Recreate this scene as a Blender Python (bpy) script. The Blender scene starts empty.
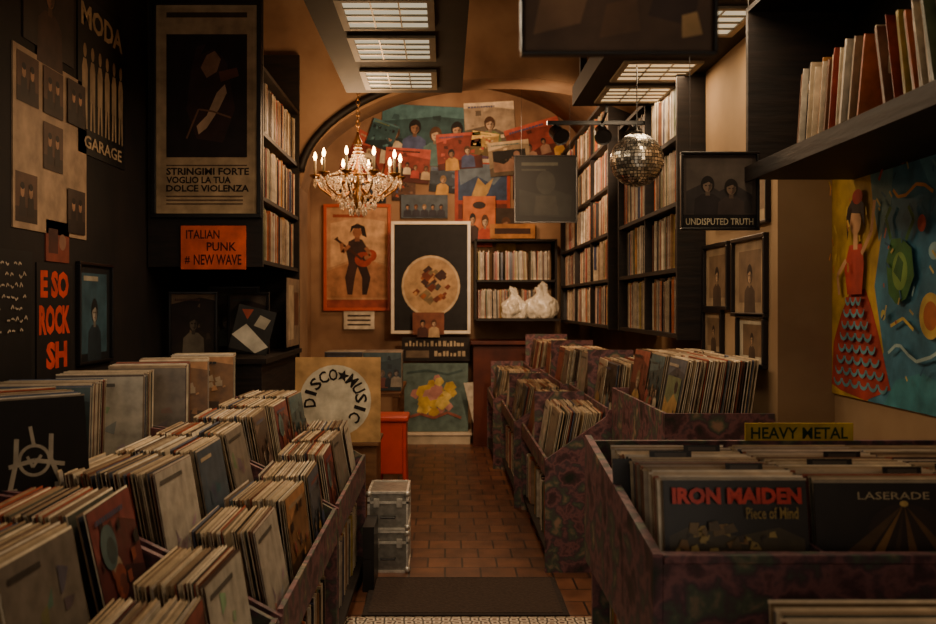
import bpy, math, random, bmesh
from mathutils import Matrix, Vector, noise
from mathutils.bvhtree import BVHTree
random.seed(7)
R=random.random
def U(a,b): return a+(b-a)*R()
scn=bpy.context.scene
COL=scn.collection
def lin(c):
    o=[]
    for v in c[:3]:
        v=v/255.0
        o.append(v/12.92 if v<=0.04045 else ((v+0.055)/1.055)**2.4)
    return (o[0],o[1],o[2],1.0)
# ---------------------------------------------------------------- materials
def new_mat(name):
    m=bpy.data.materials.new(name); m.use_nodes=True
    nt=m.node_tree; b=nt.nodes['Principled BSDF']
    return m,nt,b
def attr_mat(name,rough=.6,metal=0,noise=.25,scale=9,coat=0,spec=.4,bump=0):
    m,nt,b=new_mat(name)
    a=nt.nodes.new('ShaderNodeAttribute'); a.attribute_name='Col'
    tc=nt.nodes.new('ShaderNodeTexCoord')
    n=nt.nodes.new('ShaderNodeTexNoise'); n.inputs['Scale'].default_value=scale; n.inputs['Detail'].default_value=8
    nt.links.new(tc.outputs['Object'],n.inputs['Vector'])
    mr=nt.nodes.new('ShaderNodeMapRange'); mr.inputs[1].default_value=.3; mr.inputs[2].default_value=.7
    mr.inputs[3].default_value=1-noise; mr.inputs[4].default_value=1+noise*.4
    nt.links.new(n.outputs['Fac'],mr.inputs[0])
    mx=nt.nodes.new('ShaderNodeVectorMath'); mx.operation='SCALE'
    nt.links.new(a.outputs['Color'],mx.inputs[0]); nt.links.new(mr.outputs[0],mx.inputs['Scale'])
    nt.links.new(mx.outputs[0],b.inputs['Base Color'])
    b.inputs['Roughness'].default_value=rough; b.inputs['Metallic'].default_value=metal
    b.inputs['Specular IOR Level'].default_value=spec
    if coat: 
        b.inputs['Coat Weight'].default_value=coat; b.inputs['Coat Roughness'].default_value=.18
    if bump:
        bp=nt.nodes.new('ShaderNodeBump'); bp.inputs['Strength'].default_value=bump; bp.inputs['Distance'].default_value=.01
        nt.links.new(n.outputs['Fac'],bp.inputs['Height']); nt.links.new(bp.outputs[0],b.inputs['Normal'])
    return m
def ramp_mat(name,stops,scale=4,detail=8,rough=.7,bump=.2,kind='noise',metal=0,dist=0.0,coords='Object',stretch=None,spec=.3):
    m,nt,b=new_mat(name)
    tc=nt.nodes.new('ShaderNodeTexCoord')
    mp=nt.nodes.new('ShaderNodeMapping')
    if stretch: mp.inputs['Scale'].default_value=stretch
    nt.links.new(tc.outputs[coords],mp.inputs[0])
    n=nt.nodes.new('ShaderNodeTexNoise'); n.inputs['Scale'].default_value=scale; n.inputs['Detail'].default_value=detail
    n.inputs['Distortion'].default_value=dist
    nt.links.new(mp.outputs[0],n.inputs['Vector'])
    r=nt.nodes.new('ShaderNodeValToRGB')
    el=r.color_ramp.elements
    el[0].position=stops[0][0]; el[0].color=lin(stops[0][1])
    el[1].position=stops[-1][0]; el[1].color=lin(stops[-1][1])
    for p,c in stops[1:-1]:
        e=el.new(p); e.color=lin(c)
    nt.links.new(n.outputs['Fac'],r.inputs[0]); nt.links.new(r.outputs[0],b.inputs['Base Color'])
    b.inputs['Roughness'].default_value=rough; b.inputs['Metallic'].default_value=metal
    b.inputs['Specular IOR Level'].default_value=spec
    if bump:
        bp=nt.nodes.new('ShaderNodeBump'); bp.inputs['Strength'].default_value=bump; bp.inputs['Distance'].default_value=.02
        nt.links.new(n.outputs['Fac'],bp.inputs['Height']); nt.links.new(bp.outputs[0],b.inputs['Normal'])
    return m
def emit_mat(name,col,strength):
    m,nt,b=new_mat(name)
    b.inputs['Base Color'].default_value=lin(col)
    b.inputs['Emission Color'].default_value=lin(col); b.inputs['Emission Strength'].default_value=strength
    return m
PAPER=attr_mat('sleeve_paper',rough=.45,noise=.42,scale=17,coat=.25)
PRINT=attr_mat('poster_print',rough=.6,noise=.45,scale=10,coat=.0,spec=.25)
PAINT=attr_mat('painted_surface',rough=.55,noise=.3,scale=6)
MURAL=attr_mat('brushed_paint',rough=.6,noise=.5,scale=9,bump=.4)
METAL=attr_mat('worn_metal',rough=.32,metal=.9,noise=.3,scale=20)
ALU=attr_mat('brushed_aluminium',rough=.42,metal=.7,noise=.35,scale=30)
PLAST=attr_mat('plastic',rough=.35,noise=.15,scale=10)
BAG=attr_mat('crumpled_plastic',rough=.3,noise=.3,scale=24,bump=.8,coat=.4)
GLASS,nt,b=new_mat('crystal_glass'); b.inputs['Base Color'].default_value=(1,.85,.65,1); b.inputs['Roughness'].default_value=.08; b.inputs['Transmission Weight'].default_value=.65; b.inputs['IOR'].default_value=1.5
PLASTER=ramp_mat('aged_plaster',[(.3,(112,84,62)),(.5,(142,110,82)),(.7,(164,132,100))],scale=2.2,rough=.85,bump=.35)
CREAMWALL=ramp_mat('cream_wall',[(.3,(134,106,76)),(.7,(168,138,102))],scale=2,rough=.8,bump=.2)
DARKWALL=ramp_mat('dark_painted_wall',[(.3,(16,12,10)),(.7,(34,25,20))],scale=3,rough=.8,bump=.3)
BLACKWOOD=ramp_mat('black_stained_wood',[(.3,(14,10,9)),(.7,(32,23,18))],scale=5,rough=.6,bump=.15,stretch=(1,1,8))
SOFFIT=ramp_mat('dark_soffit_panel',[(.3,(22,16,13)),(.7,(44,32,24))],scale=3,rough=.7,bump=.1)
WOOD=ramp_mat('worn_brown_wood',[(.3,(88,56,34)),(.7,(134,92,58))],scale=4,rough=.6,bump=.15,stretch=(1,1,6))
REDWOOD=ramp_mat('dark_red_wood',[(.3,(60,24,16)),(.7,(92,40,26))],scale=4,rough=.55,bump=.1)
MOTTLE=ramp_mat('mottled_purple_paint',[(.3,(40,46,38)),(.42,(82,56,60)),(.48,(124,84,84)),(.54,(78,60,66)),(.6,(78,88,72)),(.7,(150,118,98))],scale=11,detail=10,rough=.55,bump=.1,dist=.2)
def tile_mat(name,c1,c2,cm,w,h,off,scale=1,rough=.5,mort=.006,bump=.3):
    m,nt,b=new_mat(name)
    tc=nt.nodes.new('ShaderNodeTexCoord')
    br=nt.nodes.new('ShaderNodeTexBrick'); br.inputs['Scale'].default_value=scale
    br.inputs['Color1'].default_value=lin(c1); br.inputs['Color2'].default_value=lin(c2); br.inputs['Mortar'].default_value=lin(cm)
    br.inputs['Brick Width'].default_value=w; br.inputs['Row Height'].default_value=h; br.inputs['Mortar Size'].default_value=mort
    br.offset=off
    nt.links.new(tc.outputs['Object'],br.inputs['Vector'])
    n=nt.nodes.new('ShaderNodeTexNoise'); n.inputs['Scale'].default_value=6; n.inputs['Detail'].default_value=8
    nt.links.new(tc.outputs['Object'],n.inputs['Vector'])
    mr=nt.nodes.new('ShaderNodeMapRange'); mr.inputs[1].default_value=.3; mr.inputs[2].default_value=.7; mr.inputs[3].default_value=.5; mr.inputs[4].default_value=1.25
    nt.links.new(n.outputs['Fac'],mr.inputs[0])
    mx=nt.nodes.new('ShaderNodeVectorMath'); mx.operation='SCALE'
    nt.links.new(br.outputs['Color'],mx.inputs[0]); nt.links.new(mr.outputs[0],mx.inputs['Scale'])
    nt.links.new(mx.outputs[0],b.inputs['Base Color'])
    bp=nt.nodes.new('ShaderNodeBump'); bp.inputs['Strength'].default_value=bump; bp.inputs['Distance'].default_value=.004; bp.invert=True
    nt.links.new(br.outputs['Fac'],bp.inputs['Height']); nt.links.new(bp.outputs[0],b.inputs['Normal'])
    b.inputs['Roughness'].default_value=rough
    return m
FLOORM=tile_mat('terracotta_tile',(116,74,50),(88,54,37),(40,30,24),.2,.2,.5,rough=.38)
PATT,nt,b=new_mat('patterned_cement_tile')
tc=nt.nodes.new('ShaderNodeTexCoord')
w1=nt.nodes.new('ShaderNodeTexVoronoi'); w1.inputs['Scale'].default_value=22; w1.feature='DISTANCE_TO_EDGE'; w1.inputs['Randomness'].default_value=.35
nt.links.new(tc.outputs['Object'],w1.inputs['Vector'])
rr=nt.nodes.new('ShaderNodeValToRGB'); rr.color_ramp.interpolation='CONSTANT'
rr.color_ramp.elements[0].color=lin((52,44,38)); rr.color_ramp.elements[1].position=.09; rr.color_ramp.elements[1].color=lin((210,194,170))
e=rr.color_ramp.elements.new(.3); e.color=lin((90,50,40))
nt.links.new(w1.outputs['Distance'],rr.inputs[0]); nt.links.new(rr.outputs[0],b.inputs['Base Color']); b.inputs['Roughness'].default_value=.4
# ---------------------------------------------------------------- geometry accumulator
_tc={}
def text_geo(s,bold=0.0):
    k=(s,bold)
    if k in _tc: return _tc[k]
    cu=bpy.data.curves.new('t','FONT'); cu.body=s; cu.size=1; cu.offset=bold; cu.resolution_u=2
    ob=bpy.data.objects.new('t',cu); COL.objects.link(ob)
    dg=bpy.context.evaluated_depsgraph_get(); dg.update()
    me=bpy.data.meshes.new_from_object(ob.evaluated_get(dg))
    v=[(p.co.x,p.co.y) for p in me.vertices]; f=[tuple(p.vertices) for p in me.polygons]
    bpy.data.objects.remove(ob); bpy.data.curves.remove(cu); bpy.data.meshes.remove(me)
    x0=min(p[0] for p in v);x1=max(p[0] for p in v);y0=min(p[1] for p in v);y1=max(p[1] for p in v)
    v=[((p[0]-x0)/(x1-x0),(p[1]-y0)/(y1-y0)) for p in v]
    _tc[k]=(v,f); return _tc[k]
class G:
    def __init__(s): s.v=[];s.f=[];s.c=[];s.m=[];s.lay=0
    def add(s,vs,fs,col,mat=0,M=None):
        o=len(s.v)
        if M is not None: vs=[tuple(M@Vector(v)) for v in vs]
        s.v+=list(vs); s.f+=[tuple(i+o for i in f) for f in fs]
        s.c+=[lin(col)]*len(fs); s.m+=[mat]*len(fs); return s
    def box(s,x0,x1,y0,y1,z0,z1,col=(128,128,128),mat=0,M=None,bev=0):
        if bev<=0:
            vs=[(x0,y0,z0),(x1,y0,z0),(x1,y1,z0),(x0,y1,z0),(x0,y0,z1),(x1,y0,z1),(x1,y1,z1),(x0,y1,z1)]
            fs=[(0,3,2,1),(4,5,6,7),(0,1,5,4),(1,2,6,5),(2,3,7,6),(3,0,4,7)]
            return s.add(vs,fs,col,mat,M)
        bm=bmesh.new(); bmesh.ops.create_cube(bm,size=1)
        for v in bm.verts:
            v.co=Vector(((x0+x1)/2+v.co.x*(x1-x0),(y0+y1)/2+v.co.y*(y1-y0),(z0+z1)/2+v.co.z*(z1-z0)))
        bmesh.ops.bevel(bm,geom=bm.edges[:],offset=bev,segments=2,affect='EDGES',profile=.5)
        bm.verts.index_update()
        vs=[tuple(v.co) for v in bm.verts]; fs=[tuple(v.index for v in f.verts) for f in bm.faces]; bm.free()
        return s.add(vs,fs,col,mat,M)
    def lathe(s,prof,n=16,col=(128,128,128),mat=0,M=None,cx=0,cy=0):
        vs=[];fs=[]
        for r,z in prof:
            for i in range(n):
                a=2*math.pi*i/n; vs.append((cx+r*math.cos(a),cy+r*math.sin(a),z))
        for j in range(len(prof)-1):
            for i in range(n):
                k=(i+1)%n; fs.append((j*n+i,j*n+k,(j+1)*n+k,(j+1)*n+i))
        fs.append(tuple(range(n))[::-1]); fs.append(tuple((len(prof)-1)*n+i for i in range(n)))
        return s.add(vs,fs,col,mat,M)
    def tube(s,pts,r,n=8,col=(128,128,128),mat=0,M=None):
        pts=[Vector(p) for p in pts]; vs=[];fs=[]
        for i,p in enumerate(pts):
            d=(pts[min(i+1,len(pts)-1)]-pts[max(i-1,0)]).normalized()
            a=d.cross(Vector((0,0,1)))
            if a.length<.05: a=d.cross(Vector((0,1,0)))
            a.normalize(); b_=d.cross(a)
            for k in range(n):
                t=2*math.pi*k/n; vs.append(tuple(p+a*math.cos(t)*r+b_*math.sin(t)*r))
        for j in range(len(pts)-1):
            for i in range(n):
                k=(i+1)%n; fs.append((j*n+i,j*n+k,(j+1)*n+k,(j+1)*n+i))
        fs.append(tuple(range(n))[::-1]); fs.append(tuple((len(pts)-1)*n+i for i in range(n)))
        return s.add(vs,fs,col,mat,M)
    def art(s,shapes,w,h,x=0,z=0,y=0,M=None,mat=0,step=.0004):
        lay=1
        def P(u,v): return (x+(u-.5)*w, y-lay*step, z+(v-.5)*h)
        for sh in shapes:
            t=sh[0]
            if t=='r':
                _,a,b_,c,d,col=sh
                s.add([P(a,b_),P(c,b_),P(c,d),P(a,d)],[(0,1,2,3)],col,mat,M)
            elif t=='e':
                _,cx,cy,rx,ry,col=sh; n=28
                s.add([P(cx+rx*math.cos(2*math.pi*i/n),cy+ry*math.sin(2*math.pi*i/n)) for i in range(n)],[tuple(range(n))],col,mat,M)
            elif t=='p':
                s.add([P(*q) for q in sh[1]],[tuple(range(len(sh[1])))],sh[2],mat,M)
            elif t=='t':
                _,txt,a,b_,c,d,col=sh[:7]; vs,fs=text_geo(txt,sh[7] if len(sh)>7 else 0.0)
                s.add([P(a+(c-a)*q[0],b_+(d-b_)*q[1]) for q in vs],fs,col,mat,M)
            elif t=='l':
                _,pts,wd,col=sh
                for i in range(len(pts)-1):
                    (ax,ay),(bx,by)=pts[i],pts[i+1]
                    dx,dy=(bx-ax)*w,(by-ay)*h; L=math.hypot(dx,dy) or 1
                    nx,ny=-dy/L*wd/2,dx/L*wd/2
                    q=[P(ax,ay),P(bx,by),P(bx,by),P(ax,ay)]
                    sg=[1,1,-1,-1]
                    s.add([(q[k][0]+nx*sg[k],q[k][1],q[k][2]+ny*sg[k]) for k in range(4)],[(3,2,1,0)],col,mat,M)
            lay+=1
        return s
    def mesh(s,name,mats,origin=(0,0,0),smooth=False):
        me=bpy.data.meshes.new(name)
        ox,oy,oz=origin
        me.from_pydata([(v[0]-ox,v[1]-oy,v[2]-oz) for v in s.v],[],s.f)
        for m in mats: me.materials.append(m)
        at=me.color_attributes.new('Col','FLOAT_COLOR','CORNER')
        buf=[]
        for p,c in zip(me.polygons,s.c): buf+=list(c)*p.loop_total
        at.data.foreach_set('color',buf)
        me.polygons.foreach_set('material_index',s.m)
        if smooth: me.polygons.foreach_set('use_smooth',[True]*len(me.polygons))
        me.update(); return me
def top(ob,label,cat,group=None):
    ob['label']=label; ob['category']=cat
    if group: ob['group']=group
    return ob
def obj(name,g,mats,label=None,cat=None,loc=(0,0,0),rot=(0,0,0),world=False,smooth=False,group=None,parent=None):
    if not isinstance(mats,(list,tuple)): mats=[mats]
    me=g.mesh(name,mats,loc if world else (0,0,0),smooth)
    ob=bpy.data.objects.new(name,me); COL.objects.link(ob)
    if parent is not None: ob.parent=parent
    else:
        ob.location=loc; ob.rotation_euler=rot
    if label: top(ob,label,cat,group)
    return ob
def thing(name,label,cat,loc,rot=(0,0,0),group=None):
    e=bpy.data.objects.new(name,None); e.empty_display_size=.05; COL.objects.link(e)
    e.location=loc; e.rotation_euler=rot; top(e,label,cat,group); return e
def part(par,name,g,mats,world=False,smooth=False,label=None,stuff=False):
    if not isinstance(mats,(list,tuple)): mats=[mats]
    me=g.mesh(name,mats,tuple(par.location) if world else (0,0,0),smooth)
    ob=bpy.data.objects.new(name,me); COL.objects.link(ob); ob.parent=par
    if label: ob['label']=label
    if stuff: ob['kind']='stuff'
    return ob
def struct(name,g,mat,smooth=False):
    ob=obj(name,g,mat,smooth=smooth); ob['kind']='structure'; return ob
# ---------------------------------------------------------------- room shell
XL,XR=-1.72,1.64
YF,YA,YB=-1.5,6.7,10.2
g=G().box(XL-.4,XR+.4,YF,YB+.3,-.1,0,(90,50,30)); struct('floor',g,FLOORM)
g=G().box(-1.6,1.6,YF,4.36,0,.006); o=obj('trim_1',g,PATT); o['kind']='structure'
struct('wall_left',G().box(XL-.15,XL,YF,YA,0,3.6),DARKWALL)
struct('wall_left_rear',G().box(XL-.15,-1.5,YA,YB+.2,0,4.2),PLASTER)
struct('wall_right',G().box(XR,XR+.15,YF,YB+.2,0,4.2),CREAMWALL)
struct('wall_back',G().box(-1.5,XR,YB,YB+.15,0,4.2),PLASTER)
struct('wall_right_pier',G().box(1.40,XR,3.83,4.885,0,3.6),CREAMWALL)
def vault(x0,x1,y0,y1,zs,rise,t=.12,n=24):
    g=G(); cx=(x0+x1)/2; hw=(x1-x0)/2
    vs=[]
    for i in range(n+1):
        a=math.pi*i/n; x=cx-hw*math.cos(a); z=zs+rise*math.sin(a)
        vs+=[(x,y0,z),(x,y1,z),(x,y0,z+t),(x,y1,z+t)]
    fs=[]
    for i in range(n):
        a=4*i;b_=4*(i+1)
        fs+=[(a,a+1,b_+1,b_),(a+2,b_+2,b_+3,a+3),(a,b_,b_+2,a+2),(a+1,a+3,b_+3,b_+1)]
    return g.add(vs,fs,(150,110,80))
struct('ceiling',vault(XL,XR,YF,YA,3.35,.6),PLASTER,True)
struct('ceiling_rear',vault(-1.5,XR,YA+.02,YB+.1,3.0,.95),PLASTER,True)
def arch_z(x):
    t=(x-.45)/1.5
    return 2.35+.8*math.sqrt(max(0,1-t*t))
g=G(); n=36; vs=[];fs=[]
for i in range(n+1):
    x=-1.05+(XR+1.05)*i/n; z=arch_z(x)
    vs+=[(x,YA-.1,z),(x,YA+.25,z),(x,YA-.1,4.2),(x,YA+.25,4.2)]
for i in range(n):
    a=4*i;b_=a+4
    fs+=[(a,b_,b_+2,a+2),(a,a+1,b_+1,b_),(a+1,a+3,b_+3,b_+1)]
g.add(vs,fs,(150,110,80)); g.box(XL,-1.05,YA-.1,YA+.25,0,4.2)
struct('wall_arch',g,PLASTER)
g=G(); pts=[]
for i in range(24):
    x=-1.045+(1.1)*(i/23)**1.6; pts.append((x,YA-.12,arch_z(x)+.05))
g.tube(pts,.03,8,(30,20,16)); struct('trim_2',g,BLACKWOOD,True)
# ---------------------------------------------------------------- record stock
BEI=[(205,184,152),(188,166,132),(222,206,178),(168,148,118),(150,126,96),(198,178,148),(176,162,144),(130,108,84),(214,202,182)]
DK=[(52,42,36),(96,46,36),(66,70,82),(120,94,60),(34,30,30),(118,64,42),(84,84,72),(140,124,100)]
def pick_spine():
    r=R()
    if r<.45: return random.choice(BEI)
    if r<.64: return random.choice([(150,110,70),(128,84,52),(170,118,60),(110,70,48)])
    return random.choice([(60,40,34),(150,54,38),(34,30,32),(58,66,96),(170,146,62),(90,100,70),(72,50,42),(180,92,50),(120,110,100),(50,44,42),(136,44,38)])
SKIN=[(180,138,106),(150,108,80),(196,164,134)]
HAIR=[(34,24,20),(84,52,30),(140,106,62),(24,20,20)]
def fig(x,y,s,cl,sk,hr,asp=1):
    o=[('e',x,y+s*.62,s*.62*asp,s*.78,hr)]
    o+=[('p',[(x-s*1.3*asp,y-s*2.6),(x-s*1.15*asp,y-s*.7),(x-s*.5*asp,y-s*.25),(x+s*.5*asp,y-s*.25),(x+s*1.15*asp,y-s*.7),(x+s*1.3*asp,y-s*2.6)],cl),
        ('r',x-s*.2*asp,y-s*.4,x+s*.2*asp,y+s*.2,tuple(int(c*.7) for c in sk)),('e',x,y+s*.5,s*.42*asp,s*.55,sk),
        ('p',[(x,y-s*.04),(x+s*.3*asp,y+s*.15),(x+s*.42*asp,y+s*.5),(x+s*.3*asp,y+s*.9),(x+s*.12*asp,y+s*.5)],tuple(int(c*.66) for c in sk)),
        ('p',[(x-s*.46*asp,y+s*.62),(x-s*.3*asp,y+s*1.15),(x+s*.3*asp,y+s*1.15),(x+s*.46*asp,y+s*.62),(x+s*.1*asp,y+s*.85)],hr),
        ('r',x-s*.26*asp,y+s*.47,x-s*.06*asp,y+s*.56,(66,46,36)),('r',x+s*.06*asp,y+s*.47,x+s*.26*asp,y+s*.56,(60,42,34)),('r',x-s*.12*asp,y+s*.17,x+s*.12*asp,y+s*.22,(120,70,58))]
    return o
def mute(c,k=.35,d=.85):
    g_=(c[0]*.35+c[1]*.45+c[2]*.2); t=(g_*1.08,g_*.98,g_*.86)
    return tuple(max(0,min(255,int((c[i]*(1-k)+t[i]*k)*d))) for i in range(3))
def mute_art(sh,k=.35,d=.85):
    out=[]
    for s in sh:
        s=list(s)
        i={'r':5,'e':5,'p':2,'l':3,'t':6}[s[0]]
        s[i]=mute(s[i],k,d); out.append(tuple(s))
    return out
def rand_art(k=None,asp=1,m=.3,d=.9):
    bgs=[(40,34,32),(140,52,38),(150,130,100),(60,72,86),(90,60,44),(28,26,28),(160,98,46),(170,150,124),(70,40,50),(48,84,90),(174,140,74),(120,36,34)]
    bg=random.choice(bgs); sh=[('r',0,0,1,1,bg)]
    acc=[(190,160,120),(180,66,40),(50,40,40),(206,188,156),(80,120,120),(196,144,60),(70,84,130),(30,26,24),(150,110,90),(186,60,50),(110,130,80)]
    rc=lambda: random.choice(acc)
    k=random.randint(0,6) if k is None else k
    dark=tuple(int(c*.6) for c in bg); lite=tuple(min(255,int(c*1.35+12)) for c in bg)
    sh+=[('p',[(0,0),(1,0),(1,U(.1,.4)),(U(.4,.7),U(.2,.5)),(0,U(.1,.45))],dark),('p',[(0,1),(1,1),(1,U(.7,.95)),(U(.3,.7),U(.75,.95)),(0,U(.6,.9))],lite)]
    def mess(n,c):
        for i in range(n):
            x,y=U(.05,.85),U(.08,.8); s_=U(.03,.12)
            sh.append(('p',[(x,y),(x+s_,y+U(-.03,.03)),(x+s_*U(.5,1.2),y+s_),(x+U(-.02,.03),y+s_*U(.6,1.2))],random.choice(c)))
    cs=[dark,lite,tuple(int(v*.8) for v in bg),tuple(min(255,int(v*1.15)) for v in bg)]
    mess(10,cs)
    if k==0:
        sh+=fig(.5,.4,.2,rc(),random.choice(SKIN),random.choice(HAIR),asp)
    elif k in(1,5):
        n=random.randint(3,5)
        for i in range(n):
            sh+=fig((i+.5)/n+U(-.03,.03),.38+U(-.05,.1),.1+U(-.01,.02),rc(),random.choice(SKIN),random.choice(HAIR),asp)
    elif k==7:
        for i,x_ in enumerate((.14,.38,.62,.86)):
            sh+=fig(x_,.34+.12*(i%2),.19,rc(),SKIN[i%3],HAIR[(i*2+1)%4],asp)
    elif k==2:
        for i in range(3): x_,y_,r_=U(.25,.75),U(.25,.7),U(.05,.18); c_=rc(); sh+=[('e',x_,y_,r_,r_*asp,c_),('e',x_+r_*.2,y_-r_*.2,r_*.6,r_*.6*asp,tuple(int(v*.7) for v in c_))]
        mess(8,[rc(),rc()])
    elif k==3:
        mess(14,[rc(),rc(),dark,lite])
    elif k==4:
        c1,c2=rc(),rc(); sh+=[('r',.1,.12,.9,.74,c1),('p',[(.1,.12),(.9,.12),(.9,.4),(.6,.5),(.35,.34),(.1,.44)],c2),('e',.68,.6,.09*asp,.09,rc())]
        mess(5,[c1,c2,dark])
    else:
        sh+=fig(.32,.36,.15,rc(),random.choice(SKIN),random.choice(HAIR),asp)+fig(.68,.42,.15,rc(),random.choice(SKIN),random.choice(HAIR),asp)
    c=rc(); x=.08
    if k!=7:
        while x<U(.5,.9):
            w_=U(.02,.06); sh.append(('r',x,.88,x+w_,.92,c)); x+=w_+.012
    return mute_art(sh,m,d)
W=.315
def pick_edge():
    return random.choice(BEI) if R()<.8 else random.choice([(150,70,46),(170,140,70),(84,92,110),(70,50,42),(120,120,90),(40,34,32)])
def sleeve_geo(cover=None,t=.0045,face=None,edge=None):
    g=G(); h=W; a=W/2; e=t*.35; c=t*.6
    edge=edge or pick_edge(); face=face or random.choice(BEI+DK)
    vs=[(-a,-e,0),(a,-e,0),(a,e,0),(-a,e,0),(-a,-e,h),(a,-e,h),(a,e,h),(-a,e,h),(0,-c,h/2),(0,c,h/2)]
    g.add(vs,[(0,1,8),(1,5,8),(5,4,8),(4,0,8),(2,3,9),(3,7,9),(7,6,9),(6,2,9)],face)
    g.add(vs,[(0,3,2,1),(4,5,6,7),(1,2,6,5),(3,0,4,7)],edge)
    g.box(-a-.002,a+.002,-e*.3,e*.3,h-.001,h+.005,tuple(min(255,int(x*1.12)) for x in edge))
    if cover: g.art(cover,W*.995,h*.995,0,h/2,-c-.0003,step=.0002)
    return g
def pale_art():  # paler tones put the glare of plastic sleeves into the cover colour
    c=random.choice([(176,164,146),(150,138,122),(120,108,94),(60,54,50),(190,180,160),(112,60,46),(70,80,88)])
    sh=[('r',0,0,1,1,c)]
    for i in range(7): x,y=U(.05,.75),U(.05,.75); sh.append(('p',[(x,y),(x+U(.05,.2),y+U(-.05,.05)),(x+U(.03,.2),y+U(.05,.2)),(x,y+U(.03,.2))],tuple(int(v*U(.75,1.1)) for v in c)))
    d=tuple(int(v*.5) for v in c) if c[0]>100 else (170,150,120)
    sh.append(('r',.08,.88,U(.4,.9),.92,d)); return sh
plain=[sleeve_geo(t=U(.004,.007)) for _ in range(26)]
covers=[sleeve_geo(pale_art() if i%5 in(1,3) else rand_art((0,2,3,4,6,1,3)[i%7],m=.35,d=.85),t=.005) for i in range(28)]
NC=len(covers)
plainM=[g.mesh('vinyl_record',[PAPER]) for g in plain]
coverM=[g.mesh('vinyl_record',[PAPER]) for g in covers]
BIN=[]
CAM=Vector((0,0,1.5))
ROT={'+X':90,'-X':-90,'-Y':0}
def stack(x,y,z,facing,depth,group,sp=.0125,lean=9,yaw=0,cov=True,rise=0,first=None):
    ang=math.radians((ROT[facing] if isinstance(facing,str) else facing)+yaw)
    f=Vector((math.sin(ang),-math.cos(ang),0))
    ln=lean+U(-2,2); d=0; i=0
    while d<depth:
        ln+=U(-.35,.35)
        ln=max(4,min(15,ln))
        if R()<.06: d+=.012
        p=Vector((x,y,z))-f*d+Vector((-f.y,f.x,0))*U(-.006,.006)+Vector((0,0,rise*d/depth+U(-.004,.006)))
        rot=Matrix.Rotation(ang+math.radians(U(-.5,.5)),4,'Z')@Matrix.Rotation(-math.radians(ln),4,'X')
        M=Matrix.Translation(p)@rot
        if i==0 and first is not None:
            first(p,ang,ln)
        else:
            isc=(i==0 and cov) or R()<.05
            BIN.append([0,'c' if isc else 'p',random.randrange(NC if isc else 26),M,group])
        d+=sp*U(.75,1.25); i+=1
# ---------------------------------------------------------------- LEFT RACK (three tiers)
RK=[(1.15,2.42),(2.45,3.72),(3.75,5.05)]
for y0,y1 in RK:
    th=thing('record_rack','three tier mottled purple record rack along the dark wall','record rack',(-1.05,(y0+y1)/2,0),group='stepped record racks')
    for ye in (y0,y1-.02):
        g=G(); prof=[(-.44,0),(-.44,.66),(-.70,.80),(-.72,.82),(-1.06,.98),(-1.60,1.06),(-1.60,0)]
        vs=[(p[0],ye,p[1]) for p in prof]+[(p[0],ye+.02,p[1]) for p in prof]; m=len(prof)
        g.add(vs,[tuple(range(m)),tuple(range(2*m-1,m-1,-1))]+[(i,i+m,(i+1)%m+m,(i+1)%m) for i in range(m)],(100,60,70))
        part(th,'side_panel',g,MOTTLE,world=True)
    a,b_=y0+.021,y1-.021
    part(th,'front_lip',G().box(-.455,-.44,a,b_,.53,.675),MOTTLE,world=True)
    part(th,'tier_divider',G().box(-.715,-.70,a,b_,.56,.82),MOTTLE,world=True)
    part(th,'tier_divider',G().box(-1.075,-1.06,a,b_,.72,.98),MOTTLE,world=True)
    part(th,'bin_floor',G().box(-.70,-.455,a,b_,.54,.555),BLACKWOOD,world=True)
    part(th,'bin_floor',G().box(-1.06,-.715,a,b_,.70,.715),BLACKWOOD,world=True)
    part(th,'bin_floor',G().box(-1.6,-1.075,a,b_,.90,.915),BLACKWOOD,world=True)
    part(th,'shelf_board',G().box(-.82,-.445,a,b_,.09,.11),BLACKWOOD,world=True)
    part(th,'shelf_board',G().box(-.82,-.80,a,b_,.11,.53),BLACKWOOD,world=True)
    k=int((y1-y0)/.345)
    for i in range(k):
        yy=y0+.03+(i+.5)*(y1-y0-.05)/k
        if yy>1.2:
            stack(-.475,yy,.556,'+X',.18,'lower rack tier',sp=.0088,lean=U(6,11),yaw=U(-3,3))
            stack(-.75,yy,.716,'+X',.26,'middle rack tier',sp=.0092,lean=U(7,12),yaw=U(-3,3))
def emblem(p,ang,ln):
    wc=(168,156,136); sh=[('r',0,0,1,1,(14,12,12))]
    n=18; cc=[(.52+.13*math.cos(2*math.pi*i/n),.46+.13*math.sin(2*math.pi*i/n)) for i in range(n+1)]
    sh+=[('l',cc,.009,wc),('l',[(.38,.66),(.36,.44),(.30,.22)],.013,wc),('l',[(.68,.68),(.66,.46),(.74,.24)],.013,wc),('l',[(.30,.42),(.52,.46),(.78,.40)],.012,wc),
         ('l',[(.24,.2),(.36,.21)],.014,wc),('l',[(.68,.23),(.80,.22)],.014,wc),('l',[(.52,.60),(.50,.76)],.010,wc),('l',[(.46,.5),(.5,.4),(.58,.5)],.008,wc)]
    g=sleeve_geo(sh,t=.006,face=(20,18,18),edge=(120,108,92))
    obj('vinyl_record',g,PAPER,'black record sleeve with pale rough line drawing','record',loc=tuple(p),rot=(-math.radians(ln),0,ang),group='upper rack tier')
stack(-1.13,2.50,.93,'-Y',.28,'upper rack tier',yaw=44,first=emblem)
for yy,xx in ((1.75,-1.25),(2.95,-1.33),(3.42,-1.30),(3.90,-1.28),(4.36,-1.30),(4.75,-1.27)):
    stack(xx,yy,.916,'-Y',.30,'upper rack tier',yaw=U(8,20),sp=.0095)
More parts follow.
